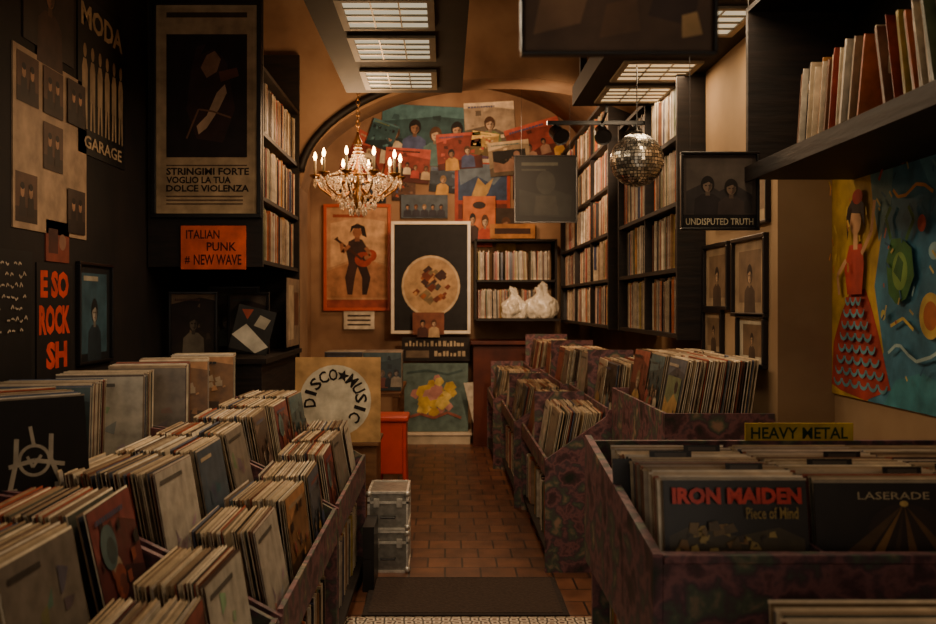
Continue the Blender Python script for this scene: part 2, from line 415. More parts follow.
# ---------------------------------------------------------------- RIGHT AISLE RACKS
def rrack(e,y0,y1,h1=.58,h2=.85):
    th=thing('record_rack','two tier mottled purple record rack beside the tiled aisle','record rack',(e+.4,(y0+y1)/2,0),group='stepped record racks')
    for ye in (y0,y1-.02):
        g=G(); prof=[(e,0),(e,h1+.05),(e+.34,h2+.02),(e+.36,h2+.06),(1.24,h2+.16),(1.24,0)]
        vs=[(p[0],ye,p[1]) for p in prof]+[(p[0],ye+.02,p[1]) for p in prof]; m=len(prof)
        g.add(vs,[tuple(range(m)),tuple(range(2*m-1,m-1,-1))]+[(i,i+m,(i+1)%m+m,(i+1)%m) for i in range(m)],(100,60,70))
        part(th,'side_panel',g,MOTTLE,world=True)
    a,b_=y0+.021,y1-.021
    part(th,'front_lip',G().box(e,e+.015,a,b_,h1-.04,h1+.06),MOTTLE,world=True)
    part(th,'tier_divider',G().box(e+.345,e+.36,a,b_,h1,h2+.07),MOTTLE,world=True)
    part(th,'bin_floor',G().box(e+.016,e+.344,a,b_,h1-.02,h1-.005),BLACKWOOD,world=True)
    part(th,'bin_floor',G().box(e+.361,1.24,a,b_,h2-.02,h2-.005),BLACKWOOD,world=True)
    part(th,'back_panel',G().box(1.225,1.24,a,b_,h2,h2+.24),MOTTLE,world=True)
    part(th,'shelf_board',G().box(e+.01,e+.4,a,b_,.09,.11),BLACKWOOD,world=True)
    part(th,'shelf_board',G().box(e+.38,e+.4,a,b_,.11,h1-.03),BLACKWOOD,world=True)
    k=int((y1-y0)/.36)
    for i in range(k):
        yy=y0+.05+(i+.5)*(y1-y0-.1)/k
        stack(e+.035,yy,h1-.004,'-X',.26,'aisle rack',sp=.0095,lean=U(7,11),yaw=U(-2,2))
        stack(e+.39,yy,h2-.004,'-X',.29,'aisle rack',sp=.0095,lean=U(7,11),yaw=U(-2,2))
        if i%2==0 and i>0:
            part(th,'cross_divider',G().box(e+.02,e+.34,yy-.172-.008,yy-.172,h1,h1+.36),MOTTLE,world=True)
            part(th,'cross_divider',G().box(e+.365,1.22,yy-.172-.008,yy-.172,h2,h2+.36),MOTTLE,world=True)
rrack(.56,5.1,6.68); rrack(.51,6.72,8.28); rrack(.44,8.32,9.5)
th=thing('record_bin','tall mottled record bin against the cream pier','record rack',(1.17,4.45,0),group='stepped record racks')
for ye in (3.85,5.05):
    part(th,'side_panel',G().box(.93,1.395,ye,ye+.02,0,1.04),MOTTLE,world=True)
part(th,'front_lip',G().box(.93,.945,3.871,5.049,0,1.04),MOTTLE,world=True)
part(th,'bin_floor',G().box(.946,1.39,3.871,5.049,.93,.945),BLACKWOOD,world=True)
for yy in (4.05,4.4,4.75):
    stack(.985,yy,.946,'-X',.32,'bin by the pier',sp=.0095,lean=10,yaw=U(-2,2))
# ---------------------------------------------------------------- FRONT RIGHT BIN
th=thing('record_bin','wide mottled purple record bin holding heavy metal records','record rack',(1.0,2.35,0),group='stepped record racks')
def sidep(x):
    g=G(); prof=[(1.88,.72),(1.88,.985),(2.80,1.10),(2.80,.72)]
    vs=[(x,p[0],p[1]) for p in prof]+[(x+.02,p[0],p[1]) for p in prof]; m=4
    g.add(vs,[(0,1,2,3),(7,6,5,4)]+[(i,i+m,(i+1)%m+m,(i+1)%m) for i in range(m)],(100,60,70)); return g
part(th,'side_panel',sidep(.43),MOTTLE,world=True); part(th,'side_panel',sidep(1.60),MOTTLE,world=True)
part(th,'front_panel',G().box(.451,1.599,1.88,1.90,.0,.965),MOTTLE,world=True)
part(th,'top_rail',G().box(.451,1.599,1.872,1.905,.966,.985,bev=.003),MOTTLE,world=True)
part(th,'back_panel',G().box(.451,1.599,2.78,2.80,0,1.085),MOTTLE,world=True)
part(th,'bin_floor',G().box(.451,1.599,1.906,2.779,.77,.785),BLACKWOOD,world=True)
part(th,'shelf_board',G().box(.44,.86,1.906,2.779,.34,.36),BLACKWOOD,world=True)
part(th,'shelf_board',G().box(.44,.86,1.906,2.779,.02,.04),BLACKWOOD,world=True)
part(th,'shelf_board',G().box(.86,.88,1.906,2.779,.02,.77),BLACKWOOD,world=True)
for x in (.797,1.133):
    part(th,'cross_divider',G().box(x-.004,x+.004,1.906,2.779,.786,.98),MOTTLE,world=True)
def lp_a(p,ang,ln):
    sh=[('r',0,0,1,1,(26,21,16)),('p',[(.03,.02),(.97,.02),(.97,.6),(.8,.68),(.5,.62),(.2,.7),(.03,.62)],(66,54,28))]
    for i in range(60):
        x_=U(.04,.84); y_=U(.3,.66); s_=U(.02,.09)
        sh.append(('p',[(x_,y_),(x_+s_,y_+U(-.04,.04)),(x_+s_*U(.6,1.2),y_+s_*U(.5,1.1)),(x_+U(-.02,.03),y_+s_*U(.4,1))],random.choice([(150,124,62),(84,64,30),(44,34,20),(166,140,74),(110,84,42),(60,44,24),(124,88,40)])))
    sh+=[('t','IRON MAIDEN',.05,.84,.95,.955,(196,42,24),.05),('t','Piece of Mind',.56,.74,.92,.82,(160,132,62),.01)]
    g=sleeve_geo(sh,t=.006,face=(30,24,18),edge=(150,134,110))
    obj('vinyl_record',g,PAPER,'dark brown record sleeve with red angular band lettering','record',loc=tuple(p),rot=(-math.radians(ln),0,ang),group='front bin')
def lp_b(p,ang,ln):
    sh=[('r',0,0,1,1,(24,17,13)),('e',.62,.66,.26,.2,(40,27,18)),('p',[(.62,.86),(.16,.50),(.28,.44)],(80,56,30)),('p',[(.62,.86),(.3,.4),(.38,.36)],(130,92,44)),('p',[(.62,.86),(.48,.34),(.54,.33)],(62,43,24)),('p',[(.62,.86),(.64,.32),(.74,.32)],(110,76,38)),('p',[(.62,.86),(.92,.38),(.98,.46)],(96,66,34)),('e',.62,.86,.03,.02,(220,180,100)),
        ('p',[(.0,.0),(1,.0),(1,.40),(.9,.45),(.75,.43),(.66,.46),(.55,.42),(.42,.47),(.3,.45),(.15,.49),(.0,.42)],(18,13,11)),('t','LASERADE',.30,.89,.80,.94,(180,160,122))]
    g=sleeve_geo(sh,t=.006,face=(26,18,14),edge=(150,134,110))
    obj('vinyl_record',g,PAPER,'dark record sleeve showing amber stage light beams','record',loc=tuple(p),rot=(-math.radians(ln),0,ang),group='front bin')
fg='front bin'
stack(.634,1.955,.80,'-Y',.60,fg,sp=.0105,lean=9,first=lp_a,rise=-.02)
stack(.968,1.955,.80,'-Y',.60,fg,sp=.0105,lean=9,first=lp_b,rise=-.02)
stack(1.305,1.955,.80,'-Y',.60,fg,sp=.0105,lean=9,rise=-.02)
g=G().box(-.165,.165,-.004,.004,-.03,.03,(196,160,44)); g.art([('r',.01,.06,.99,.94,(200,168,58)),('t','HEAVY METAL',.05,.2,.95,.8,(40,62,36),.02)],.33,.06,y=-.004)
obj('genre_sign',g,PRINT,'yellow card sign lettered HEAVY METAL in green','sign',loc=(1.085,2.79,1.108))
def tab(x,y,z,w=.1,rz=0,col=(16,14,14)):
    g=G(); g.box(-w/2,w/2,-.001,.001,0,.02,col); g.box(-.15,.15,-.001,.001,-.28,0,col); g.art([('r',.12,.25,.88,.75,(74,66,58))],w,.02,z=.010,y=-.001)
    obj('divider_card',g,PLAST,'black plastic record divider card with raised tab','divider card',loc=(x,y,z),rot=(-math.radians(9),0,rz),group='divider cards in the front bin')
for x,y,z in ((.70,2.13,1.11),(.58,2.34,1.105),(1.04,2.07,1.112),(.93,2.2,1.108),(1.03,2.36,1.10),(.70,2.48,1.098),(1.2,2.12,1.11)):
    tab(x,y,z,U(.07,.12))
th=thing('record_bin','low record bin packed with sleeves beside the wide bin','record rack',(1.1,1.4,0),group='stepped record racks')
part(th,'side_panel',G().box(.50,.52,1.0,1.56,0,.87),MOTTLE,world=True)
part(th,'front_panel',G().box(.521,1.599,1.0,1.02,0,.87),MOTTLE,world=True)
part(th,'back_panel',G().box(.521,1.599,1.54,1.56,0,.9),MOTTLE,world=True)
part(th,'bin_floor',G().box(.521,1.599,1.021,1.539,.66,.68),BLACKWOOD,world=True)
for x in (.69,1.02,1.35): stack(x,1.06,.69,'-Y',.40,'low bin',sp=.012,lean=8)
# ---------------------------------------------------------------- shelved records
SH=[]
shgeo=[]
for i in range(40):
    t=random.choice([.004,.005,.006,.006,.007,.008,.010,.014]) ; c=pick_spine(); h=U(.292,.318); g=G()
    g.box(-t/2,t/2,0,.30,0,h,c); g.box(-t/2+.0005,t/2-.0005,-.0008,0,.02,h-.02,tuple(int(x*.8) for x in c))
    if R()<.3: g.box(-t/2,t/2,-.0012,0,h*.7,h*.8,random.choice(BEI+[(150,64,44)]))
    shgeo.append((g,t,h))
shM=[g.mesh('shelved_record',[PAPER]) for g,t,h in shgeo]
def fill(facing,x,a,b_,z,group,dens=1.0):
    ang=math.radians(ROT[facing]); y=a+.01; lean=0; off=0
    while y<b_-.03:
        i=random.randrange(40); t=shgeo[i][1]
        if R()<.03*dens: y+=U(.01,.05); 
        if R()<.05: lean=U(-8,8)
        if R()<.1: off=U(0,.035)
        l=math.radians(lean if R()<.9 else 0)
        p=Vector((x,y+t/2,z)) if facing!='-Y' else Vector((y+t/2,x,z))
        if facing=='-X': p.x+=off+U(0,.008)
        elif facing=='+X': p.x-=U(.0,.02)
        else: p.y+=U(0,.02)
        M=Matrix.Translation(p+Vector((0,0,abs(math.sin(l))*t*.5)))@Matrix.Rotation(ang,4,'Z')@Matrix.Rotation(0 if abs(lean)<2 else l*.3,4,'Y')
        SH.append([0,'s',i,M,group]); y+=t+.0015
def wall_shelf(x0,x1,y0,y1,zs,label,name='record_shelf',endtop=None):
    th=thing(name,label,'shelf',((x0+x1)/2,(y0+y1)/2,zs[0]),group=None)
    zt=zs[-1]
    for ye in (y0,y1-.03):
        part(th,'side_panel',G().box(x0,x1,ye,ye+.03,zs[0]-.02,zt+.02),BLACKWOOD,world=True)
    for z in zs:
        part(th,'shelf_board',G().box(x0+.004,x1-.004,y0+.031,y1-.031,z-.012,z+.012),BLACKWOOD,world=True)
    return th
zs=[1.33,1.69,2.05,2.41,2.77]
th=wall_shelf(1.25,1.63,4.9,6.58,zs,'tall black wall shelf tightly packed with records')
part(th,'back_panel',G().box(1.615,1.63,4.931,6.549,1.33,2.77),BLACKWOOD,world=True)
for yy in (5.75,): part(th,'upright',G().box(1.262,1.60,yy-.01,yy+.01,1.343,2.757),BLACKWOOD,world=True)
gp='wall shelves'
for z in zs[:-1]:
    fill('-X',1.275,4.95,5.73,z+.013,gp); fill('-X',1.275,5.77,6.54,z+.013,gp)
zs2=[1.33,1.69,2.05,2.41,2.77,3.12]
th=wall_shelf(1.25,1.60,6.97,9.85,zs2,'tall black wall shelf full of records beyond the arch')
part(th,'back_panel',G().box(1.58,1.595,7.001,9.819,1.33,3.1),BLACKWOOD,world=True)
for yy in (7.9,8.85): part(th,'upright',G().box(1.262,1.575,yy-.01,yy+.01,1.343,3.1),BLACKWOOD,world=True)
for z in zs2[:-1]:
    fill('-X',1.272,7.01,7.88,z+.013,gp); fill('-X',1.272,7.92,8.83,z+.013,gp); fill('-X',1.272,8.87,9.8,z+.013,gp)
for y0,y1 in RK: fill('+X',-.475,y0+.03,y1-.03,.111,'storage under the rack')
for e,y0,y1 in ((.56,5.1,6.68),(.51,6.72,8.28),(.44,8.32,9.5)): fill('-X',e+.03,y0+.03,y1-.03,.111,'storage under the rack')
fill('-X',.47,1.92,2.76,.361,'storage under the front bin')
fill('-X',.47,1.92,2.76,.041,'storage under the front bin')
th=thing('record_shelf','small dark shelf at the back wall holding records','shelf',(.77,10.0,1.36))
part(th,'shelf_board',G().box(.33,1.2,9.50,10.19,1.333,1.357),BLACKWOOD,world=True)
for z in (1.76,2.2): part(th,'shelf_board',G().box(.33,1.2,9.82,10.19,z-.012,z+.012),BLACKWOOD,world=True)
for x in (.33,1.2): part(th,'side_panel',G().box(x-.012,x+.012,9.82,10.19,1.333,2.212),BLACKWOOD,world=True)
fill('-Y',9.84,.35,1.16,1.773,'back shelf',dens=2); fill('-Y',9.84,.35,1.1,1.358,'back shelf',dens=2)
th=thing('counter','dark red wooden counter under the back shelf','counter',(.8,10.0,0))
part(th,'body',G().box(.30,1.22,9.62,10.19,0,1.08),REDWOOD,world=True)
part(th,'worktop',G().box(.27,1.24,9.56,10.19,1.081,1.12,bev=.006),REDWOOD,world=True)
zs3=[1.75,2.12,2.5,2.88]
th=thing('wall_cabinet','dark open cabinet with records, framed poster on its side','shelf',(-1.38,5.9,0))
part(th,'side_panel',G().box(-1.71,-1.05,5.24,5.265,1.72,3.3),BLACKWOOD,world=True)
part(th,'side_panel',G().box(-1.71,-1.05,6.55,6.575,0,3.3),BLACKWOOD,world=True)
for z in zs3: part(th,'shelf_board',G().box(-1.71,-1.055,5.266,6.549,z-.012,z+.012),BLACKWOOD,world=True)
part(th,'counter_top',G().box(-1.71,-1.03,5.24,6.549,1.16,1.19),BLACKWOOD,world=True)
part(th,'cabinet_body',G().box(-1.71,-1.06,5.26,6.549,0,1.159),BLACKWOOD,world=True)
for z in zs3[:-1]: fill('+X',-1.07,5.28,6.53,z+.013,'wall cabinet')
th=thing('wall_cabinet','black overhead cabinet on the cream wall holding records','shelf',(1.42,2.9,2.03))
part(th,'shelf_board',G().box(1.2,1.635,1.6,3.6,2.0,2.03),BLACKWOOD,world=True)
part(th,'shelf_board',G().box(1.2,1.635,1.6,3.6,2.66,2.68),BLACKWOOD,world=True)
part(th,'side_panel',G().box(1.2,1.635,3.601,3.63,2.0,2.68),BLACKWOOD,world=True)
part(th,'side_panel',G().box(1.2,1.635,1.57,1.599,2.0,2.68),BLACKWOOD,world=True)
part(th,'back_panel',G().box(1.615,1.635,1.6,3.6,2.031,2.659),BLACKWOOD,world=True)
part(th,'front_trim',G().box(1.185,1.199,1.57,3.63,1.985,2.045),BLACKWOOD,world=True)
for i in range(44):
    y=2.1+i*.029+U(-.006,.006)
    k=random.randrange(40); 
    if 20<i<25: continue
    l=math.radians((-12 if i<20 else 10)+U(-2,2))
    M=Matrix.Translation((1.27+U(0,.03),y,2.036))@Matrix.Rotation(math.radians(-90),4,'Z')@Matrix.Rotation(l,4,'Y')
    SH.append([0,'s',k,M,'overhead cabinet'])
# ---------------------------------------------------------------- posters
def poster(name,label,cat,loc,w,h,shapes,rotz=0,frame=None,fw=.03,tilt=0,roll=0,th_=.006,group=None,mat=PRINT):
    g=G().box(-w/2,w/2,0,th_,-h/2,h/2,shapes[0][5] if shapes[0][0]=='r' else (200,190,170)); g.art(shapes,w,h,step=.0002)
    rot=(tilt,math.radians(roll),math.radians(rotz))
    if frame is None:
        return obj(name,g,mat,label,cat,loc=loc,rot=rot,group=group)
    t=thing(name,label,cat,loc,rot,group)
    part(t,'print',g,mat)
    f=G(); a,b_=w/2,h/2
    for q in ((-a-fw,a+fw,b_,b_+fw),(-a-fw,a+fw,-b_-fw,-b_),(-a-fw,-a,-b_,b_),(a,a+fw,-b_,b_)):
        f.box(q[0],q[1],-.018,th_+.0,q[2],q[3],frame,bev=.003)
    part(t,'frame',f,PLAST); return t
LX=XL+.006
BL=(20,17,16); CR=(178,158,126)
def photo_cells(cols,rows,bg):
    sh=[('r',0,0,1,1,bg)]
    for i in range(cols):
        for j in range(rows):
            if R()<.12: continue
            x=(i+U(.05,.12))/cols;y=(j+U(.05,.12))/rows;c=random.choice([(84,56,40),(60,42,34),(120,84,58)])
            sh+=[('r',x,y,x+.8/cols,y+.82/rows,c),('r',x,y,x+.8/cols,y+.25/rows,tuple(int(v*.6) for v in c))]
            for k in range(2):
                xx=x+(.25+.3*k)/cols; sh+=[('p',[(xx-.12/cols,y+.1/rows),(xx-.1/cols,y+.42/rows),(xx+.1/cols,y+.42/rows),(xx+.12/cols,y+.1/rows)],(40,28,22)),('e',xx,y+.52/rows,.07/cols,.11/rows,(164,120,88)),('e',xx,y+.6/rows,.075/cols,.06/rows,(30,20,16))]
    return sh
poster('poster','cream sheet with rows of sepia photographs on dark wall','poster',(LX,3.98,2.18),.74,.74,photo_cells(3,3,(162,132,102)),90)
poster('poster','dark poster with faded portrait above the photo sheet','poster',(LX,3.95,2.84),.5,.5,[('r',0,0,1,1,(48,35,30))]+fig(.5,.4,.2,(70,46,36),(130,92,68),(24,18,16)),90)
sil=[('r',0,0,1,1,(18,16,15)),('t','MODA',.06,.8,.94,.95,(180,154,118),.03)]
for i in range(6):
    x=.13+i*.15; sil+=[('p',[(x-.05,.34),(x-.055,.54),(x-.03,.6),(x+.03,.6),(x+.055,.54),(x+.05,.34)],(164,138,106)),('e',x,.65,.032,.045,(164,138,106)),('p',[(x-.045,.34),(x-.05,.16),(x-.02,.16),(x-.004,.34)],(164,138,106)),('p',[(x+.045,.34),(x+.05,.16),(x+.02,.16),(x+.004,.34)],(164,138,106))]
sil.append(('t','GARAGE',.1,.04,.9,.12,(174,148,114),.02))
poster('poster','black poster with cream letters and row of standing figures','poster',(LX,4.56,2.6),.62,.76,sil,90)
poster('poster','black poster with scattered pale scribbled lettering','poster',(LX,3.60,1.44),.36,.56,[('r',0,0,1,1,(15,14,15))]+[('l',[(x_,y+U(-.01,.01)),(x_+U(.02,.05),y+U(-.02,.03)),(x_+.07,y)],.007,(170,154,134)) for y in (.9,.82,.74,.66,.58,.5,.42) for x_ in [q*.1+U(.04,.07) for q in range(8)] if R()<.75],90)
poster('poster','black poster with bold red words','poster',(LX,4.0,1.43),.36,.50,[('r',0,0,1,1,(24,20,20)),('t','E SO',.1,.70,.9,.94,(200,64,38),.05),('t','ROCK',.06,.38,.94,.64,(200,64,38),.05),('t','SH',.25,.08,.85,.32,(200,64,38),.05)],90)
poster('poster','small reddish brown flyer pinned to dark wall','poster',(LX,4.03,1.78),.24,.18,[('r',0,0,1,1,(120,56,42)),('r',.1,.2,.5,.8,(70,36,30)),('e',.7,.5,.15,.2,(140,100,80))],90)
poster('poster','framed blue grey poster with pale figure','poster',(LX,4.45,1.46),.40,.46,[('r',0,0,1,1,(24,26,28)),('r',.1,.08,.9,.92,(54,80,90))]+fig(.5,.42,.17,(34,44,50),(150,140,126),(30,34,36))+[('r',.15,.84,.6,.89,(160,150,130))],90,frame=BL,fw=.015)
sp=[('r',0,0,1,1,(172,144,108)),('r',.04,.015,.96,.985,(164,136,102)),('r',.1,.94,.9,.965,(60,44,34)),('r',.1,.27,.9,.86,(30,20,18)),
    ('p',[(.40,.80),(.56,.82),(.70,.72),(.78,.5),(.66,.34),(.40,.36),(.30,.5),(.34,.68)],(50,30,25)),('p',[(.40,.42),(.5,.47),(.6,.58),(.68,.62),(.70,.58),(.62,.50),(.5,.41),(.42,.38)],(170,136,106)),('p',[(.44,.70),(.5,.76),(.58,.78),(.64,.74),(.6,.68),(.5,.65)],(130,94,70)),('p',[(.62,.68),(.8,.70),(.82,.66),(.64,.63)],(96,56,40)),('l',[(.3,.36),(.42,.5),(.56,.49),(.74,.46)],.010,(110,76,54)),('p',[(.44,.76),(.5,.82),(.62,.82),(.66,.75),(.56,.79)],(24,16,14)),
    ('r',.1,.228,.9,.234,(80,60,46)),
    ('t','STRINGIMI FORTE',.1,.185,.92,.22,(36,26,20),.03),('t','VOGLIO LA TUA',.1,.145,.74,.178,(36,26,20),.03),('t','DOLCE VIOLENZA',.1,.105,.92,.138,(36,26,20),.03)]
for y in (.08,.062,.044): sp.append(('r',.1,y,.86,y+.006,(80,60,46)))
poster('framed_poster','tall cream film poster in black frame on cabinet side','poster',(-1.37,5.233,2.625),.58,1.2,sp,0,frame=BL,fw=.025)
poster('genre_sign','orange hand lettered card sign on cabinet edge','sign',(-1.33,5.22,1.83),.37,.25,[('r',0,0,1,1,(208,84,40)),('t','ITALIAN',.08,.70,.6,.9,(60,16,12),.02),('t','PUNK',.4,.42,.86,.62,(60,16,12),.02),('t','#',.06,.12,.14,.3,(60,16,12),.02),('t','NEW WAVE',.2,.1,.94,.34,(60,16,12),.02)],0,th_=.019)
for x,y,w,h,sh,rz in ((-1.52,5.5,.26,.36,rand_art(0,m=.7,d=.6),6),(-1.24,5.75,.24,.36,rand_art(4,m=.7,d=.6),-4),(-1.38,5.95,.3,.4,rand_art(1,m=.7,d=.6),3)):
    poster('framed_picture','dark framed picture leaning on cabinet counter','picture frame',(x,y,1.192+h/2+.015),w,h,[('r',0,0,1,1,(40,30,26))]+sh[1:],rz,frame=BL,fw=.015)
poster('vinyl_record','black and white record sleeve propped at an angle','record',(-1.12,5.30,1.355),.22,.26,[('r',0,0,1,1,(40,38,36)),('p',[(0,.3),(.7,0),(1,.2),(.3,.6)],(190,180,160)),('p',[(.5,.6),(.8,.56),(.9,.8),(.6,.86)],(160,150,130)),('p',[(.1,.9),(.4,.95),(.3,.7)],(140,60,40))],10,roll=14)
poster('flyer','pale printed flyer stuck to the cabinet end','poster',(-1.04,6.25,1.45),.5,.46,[('r',0,0,1,1,(140,118,96)),('r',.1,.1,.5,.9,(180,160,130)),('r',.55,.3,.9,.8,(100,60,40))],90)
def bp(name,label,cx,cz,w,h,sh,frame=None,fw=.03,y=10.16,roll=0,cat='poster'):
    return poster(name,label,cat,(cx,y,cz),w,h,sh,0,frame=frame,fw=fw,roll=roll,th_=(10.1995-y) if y>10.05 else .006)
gu=[('r',0,0,1,1,(186,140,98)),('p',[(0,.1),(1,.1),(1,.4),(.6,.5),(0,.36)],(170,118,80)),('p',[(.06,.4),(.5,.5),(.95,.44),(.95,.86),(.5,.9),(.06,.84)],(206,164,118)),('r',0,0,1,.08,(150,70,50)),
    ('p',[(.36,.44),(.32,.56),(.36,.66),(.46,.69),(.58,.68),(.66,.60),(.64,.44),(.5,.4)],(54,34,28)),('r',.46,.66,.54,.72,(130,80,56)),('e',.5,.75,.075,.05,(150,96,66)),
    ('p',[(.38,.74),(.4,.81),(.5,.84),(.62,.81),(.66,.7),(.58,.72),(.56,.79),(.44,.79)],(34,22,18)),
    ('p',[(.36,.44),(.30,.3),(.34,.13),(.42,.13),(.46,.3),(.5,.4)],(60,36,30)),('p',[(.5,.42),(.64,.44),(.72,.3),(.66,.13),(.58,.13),(.58,.3)],(46,28,24)),
    ('e',.6,.48,.14,.075,(150,56,34)),('e',.72,.52,.1,.06,(150,56,34)),('e',.62,.49,.04,.025,(50,24,18)),('l',[(.58,.48),(.16,.68)],.026,(70,36,22)),('p',[(.12,.68),(.18,.71),(.2,.66)],(60,30,20)),
    ('l',[(.37,.62),(.26,.55),(.24,.64)],.04,(150,96,66)),('l',[(.64,.6),(.72,.52),(.62,.49)],.04,(150,96,66)),('r',.1,.9,.6,.93,(150,70,44))]
bp('framed_poster','orange framed poster of musician playing guitar',-.98,2.03,.68,1.12,gu,frame=(184,76,38),fw=.035)
wd=[('r',0,0,1,1,(26,24,24)),('e',.5,.42,.40,.29,(196,170,132)),('e',.5,.42,.37,.268,(176,142,98))]
for i in range(34):
    a_=U(0,6.28); r_=U(0,.24); x_=.5+r_*math.cos(a_); y_=.42+r_*.72*math.sin(a_); s_=U(.03,.09)
    wd.append(('p',[(x_-s_,y_),(x_,y_-s_*.6),(x_+s_,y_+s_*.2),(x_+s_*.2,y_+s_*.7)],random.choice([(110,52,32),(150,84,44),(66,60,50),(60,34,26),(176,130,80),(120,100,66)])))
bp('framed_poster','black poster with cream disc design in white frame',-.155,1.80,.80,1.16,wd,frame=(228,214,190),fw=.035,y=9.95)
ms=[('r',0,0,1,1,(96,116,110))]
for i in range(30):
    a_=U(0,6.28); r_=U(.05,.3); x_=.5+r_*math.cos(a_); y_=.52+r_*math.sin(a_); s_=U(.05,.12)
    ms.append(('p',[(x_-s_,y_-s_*.3),(x_,y_-s_),(x_+s_,y_),(x_+s_*.4,y_+s_*.9),(x_-s_*.6,y_+s_*.7)],random.choice([(206,172,78),(190,152,66),(206,172,78),(196,144,132),(184,128,116),(216,188,100)])))
ms+=[('l',[(.1,.2),(.3,.26),(.5,.2),(.7,.28),(.9,.2)],.03,(150,90,76)),('l',[(.1,.86),(.4,.9),(.7,.84),(.92,.9)],.02,(70,90,88))]
bp('painting','square canvas with teal field and loose yellow and pink shapes',-.12,.50,.74,.74,ms,y=9.86,cat='painting')
g=G().box(-.5,.27,9.80,10.1,0,.1,(190,176,150)); g.box(-.52,.29,9.78,10.1,.1,.125,(216,200,174)); obj('display_plinth',g,PAINT,'low white plinth under the painting','plinth',loc=(-.12,9.95,0),world=True)
sb=[('r',0,0,1,1,(34,28,26)),('r',.06,.14,.4,.44,(110,94,76))]
for row,(ya,yb) in enumerate(((.62,.84),(.2,.42))):
    x=.05 if row==0 else .48
    while x<.92:
        w_=U(.02,.05); sb.append(('r',x,ya,x+w_,yb if R()<.6 else yb-.08,(176,158,128))); x+=w_+U(.012,.03)
bp('sign_board','dark board with rows of pale unreadable hand lettering',-.1,1.02,.74,.26,sb,y=9.9,cat='sign')
bp('framed_picture','small reddish picture leaning on the big frame',-.18,1.30,.34,.24,[('r',0,0,1,1,(120,70,50))]+fig(.32,.4,.2,(70,40,34),SKIN[0],HAIR[0],.7)+fig(.68,.4,.2,(180,150,110),SKIN[2],HAIR[1],.7),y=9.84,cat='picture frame')
bp('notice','white paper notice under the orange poster',-.96,1.33,.34,.2,[('r',0,0,1,1,(210,198,174))]+[('r',.12,y,.88,y+.1,(60,50,44)) for y in (.7,.45,.2)],cat='notice')
bp('poster','red poster with blue band and pale shapes',.42,2.84,.62,.84,mute_art([('r',0,0,1,1,(186,64,38)),('r',.04,.80,.96,.96,(200,180,150)),('r',.1,.85,.9,.91,(90,60,90)),('r',.06,.3,.94,.78,(54,78,116)),('p',[(.1,.5),(.4,.62),(.7,.5),(.94,.7),(.94,.78),(.06,.78)],(100,120,140)),('p',[(.3,.35),(.42,.6),(.55,.5),(.7,.6),(.6,.4),(.5,.3)],(190,150,80)),('r',.06,.05,.94,.25,(120,44,30)),('p',[(.2,.05),(.3,.28),(.5,.2),(.7,.3),(.8,.05)],(180,124,60))],.15,.95),y=10.18)
bp('poster','orange poster with crowd of figures',.38,2.46,.36,.5,[('r',0,0,1,1,(186,104,54))]+fig(.3,.4,.16,(60,40,34),SKIN[0],HAIR[0])+fig(.68,.34,.18,(180,70,50),SKIN[2],HAIR[1])+[('e',.5,.8,.2,.08,(50,36,32))],y=10.12)
bp('poster','brown poster with yellow figure',.68,2.38,.36,.4,[('r',0,0,1,1,(60,46,36))]+fig(.5,.42,.24,(170,130,60),SKIN[1],HAIR[1]),y=10.15)
bp('poster','blue grey strip poster with row of faces',-.23,2.60,.52,.26,[('r',0,0,1,1,(80,90,98))]+sum([fig(.14+.18*i,.4,.14,(50,50,60),SKIN[i%3],HAIR[i%4],.5) for i in range(5)],[]),y=10.15)
bp('poster','long horizontal banner with dark lettering strip',.75,2.32,.5,.16,[('r',0,0,1,1,(170,114,60)),('r',.1,.3,.9,.7,(60,36,26))],y=10.10)
ii=0
for (px,pz,w,h,rl,kk) in ((-.86,3.18,.42,.44,26,2),(-.22,3.44,.98,.58,3,7),(.50,3.52,.56,.50,-3,0),(1.02,3.30,.62,.48,-16,1),(1.36,3.02,.36,.36,-32,6),(.16,3.22,.50,.40,-4,6),(-.42,3.06,.50,.38,4,5),(.72,3.14,.46,.38,-6,4),(1.20,2.84,.32,.36,6,0),(-1.04,2.88,.34,.40,14,4),(-.02,2.90,.30,.28,5,0),(-.80,2.76,.28,.24,0,6),(-.46,2.78,.26,.22,0,3),(.90,2.84,.28,.32,0,6),(.44,3.30,.30,.26,8,3),(-.70,3.40,.30,.30,20,3)):
    ii+=1
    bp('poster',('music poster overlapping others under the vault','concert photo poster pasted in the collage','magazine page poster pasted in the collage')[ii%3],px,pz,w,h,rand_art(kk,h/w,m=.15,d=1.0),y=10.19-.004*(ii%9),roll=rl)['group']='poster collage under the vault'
def wires(par,pts,r=.0015):
    for a,b_ in pts: part(par,'hanging_wire',G().tube([a,b_],r,6,(30,26,24)),PLAST,world=True)
def hung(label,cx,y,cz,w,h,sh,frame,fw,ztop,name='hanging_sign',cat='sign'):
    t=poster(name,label,cat,(cx,y,cz),w,h,sh,0,frame=frame,fw=fw)
    wires(t,[((cx-w*.4,y+.003,cz+h/2),(cx-w*.4,y+.003,ztop)),((cx+w*.4,y+.003,cz+h/2),(cx+w*.4,y+.003,ztop))]); return t
hung('dark hanging board with a faint shadowy image',.93,8.4,2.57,.56,.60,[('r',0,0,1,1,(6,7,6)),('p',[(.06,.1),(.9,.06),(.94,.4),(.6,.5),(.4,.42),(.06,.5)],(18,20,17)),('e',.5,.6,.16,.18,(26,27,23)),('p',[(.3,.1),(.34,.4),(.66,.4),(.72,.1)],(28,28,23)),('r',.1,.86,.7,.91,(48,48,40)),('r',.1,.78,.5,.81,(34,34,28))],BL,.012,3.75)
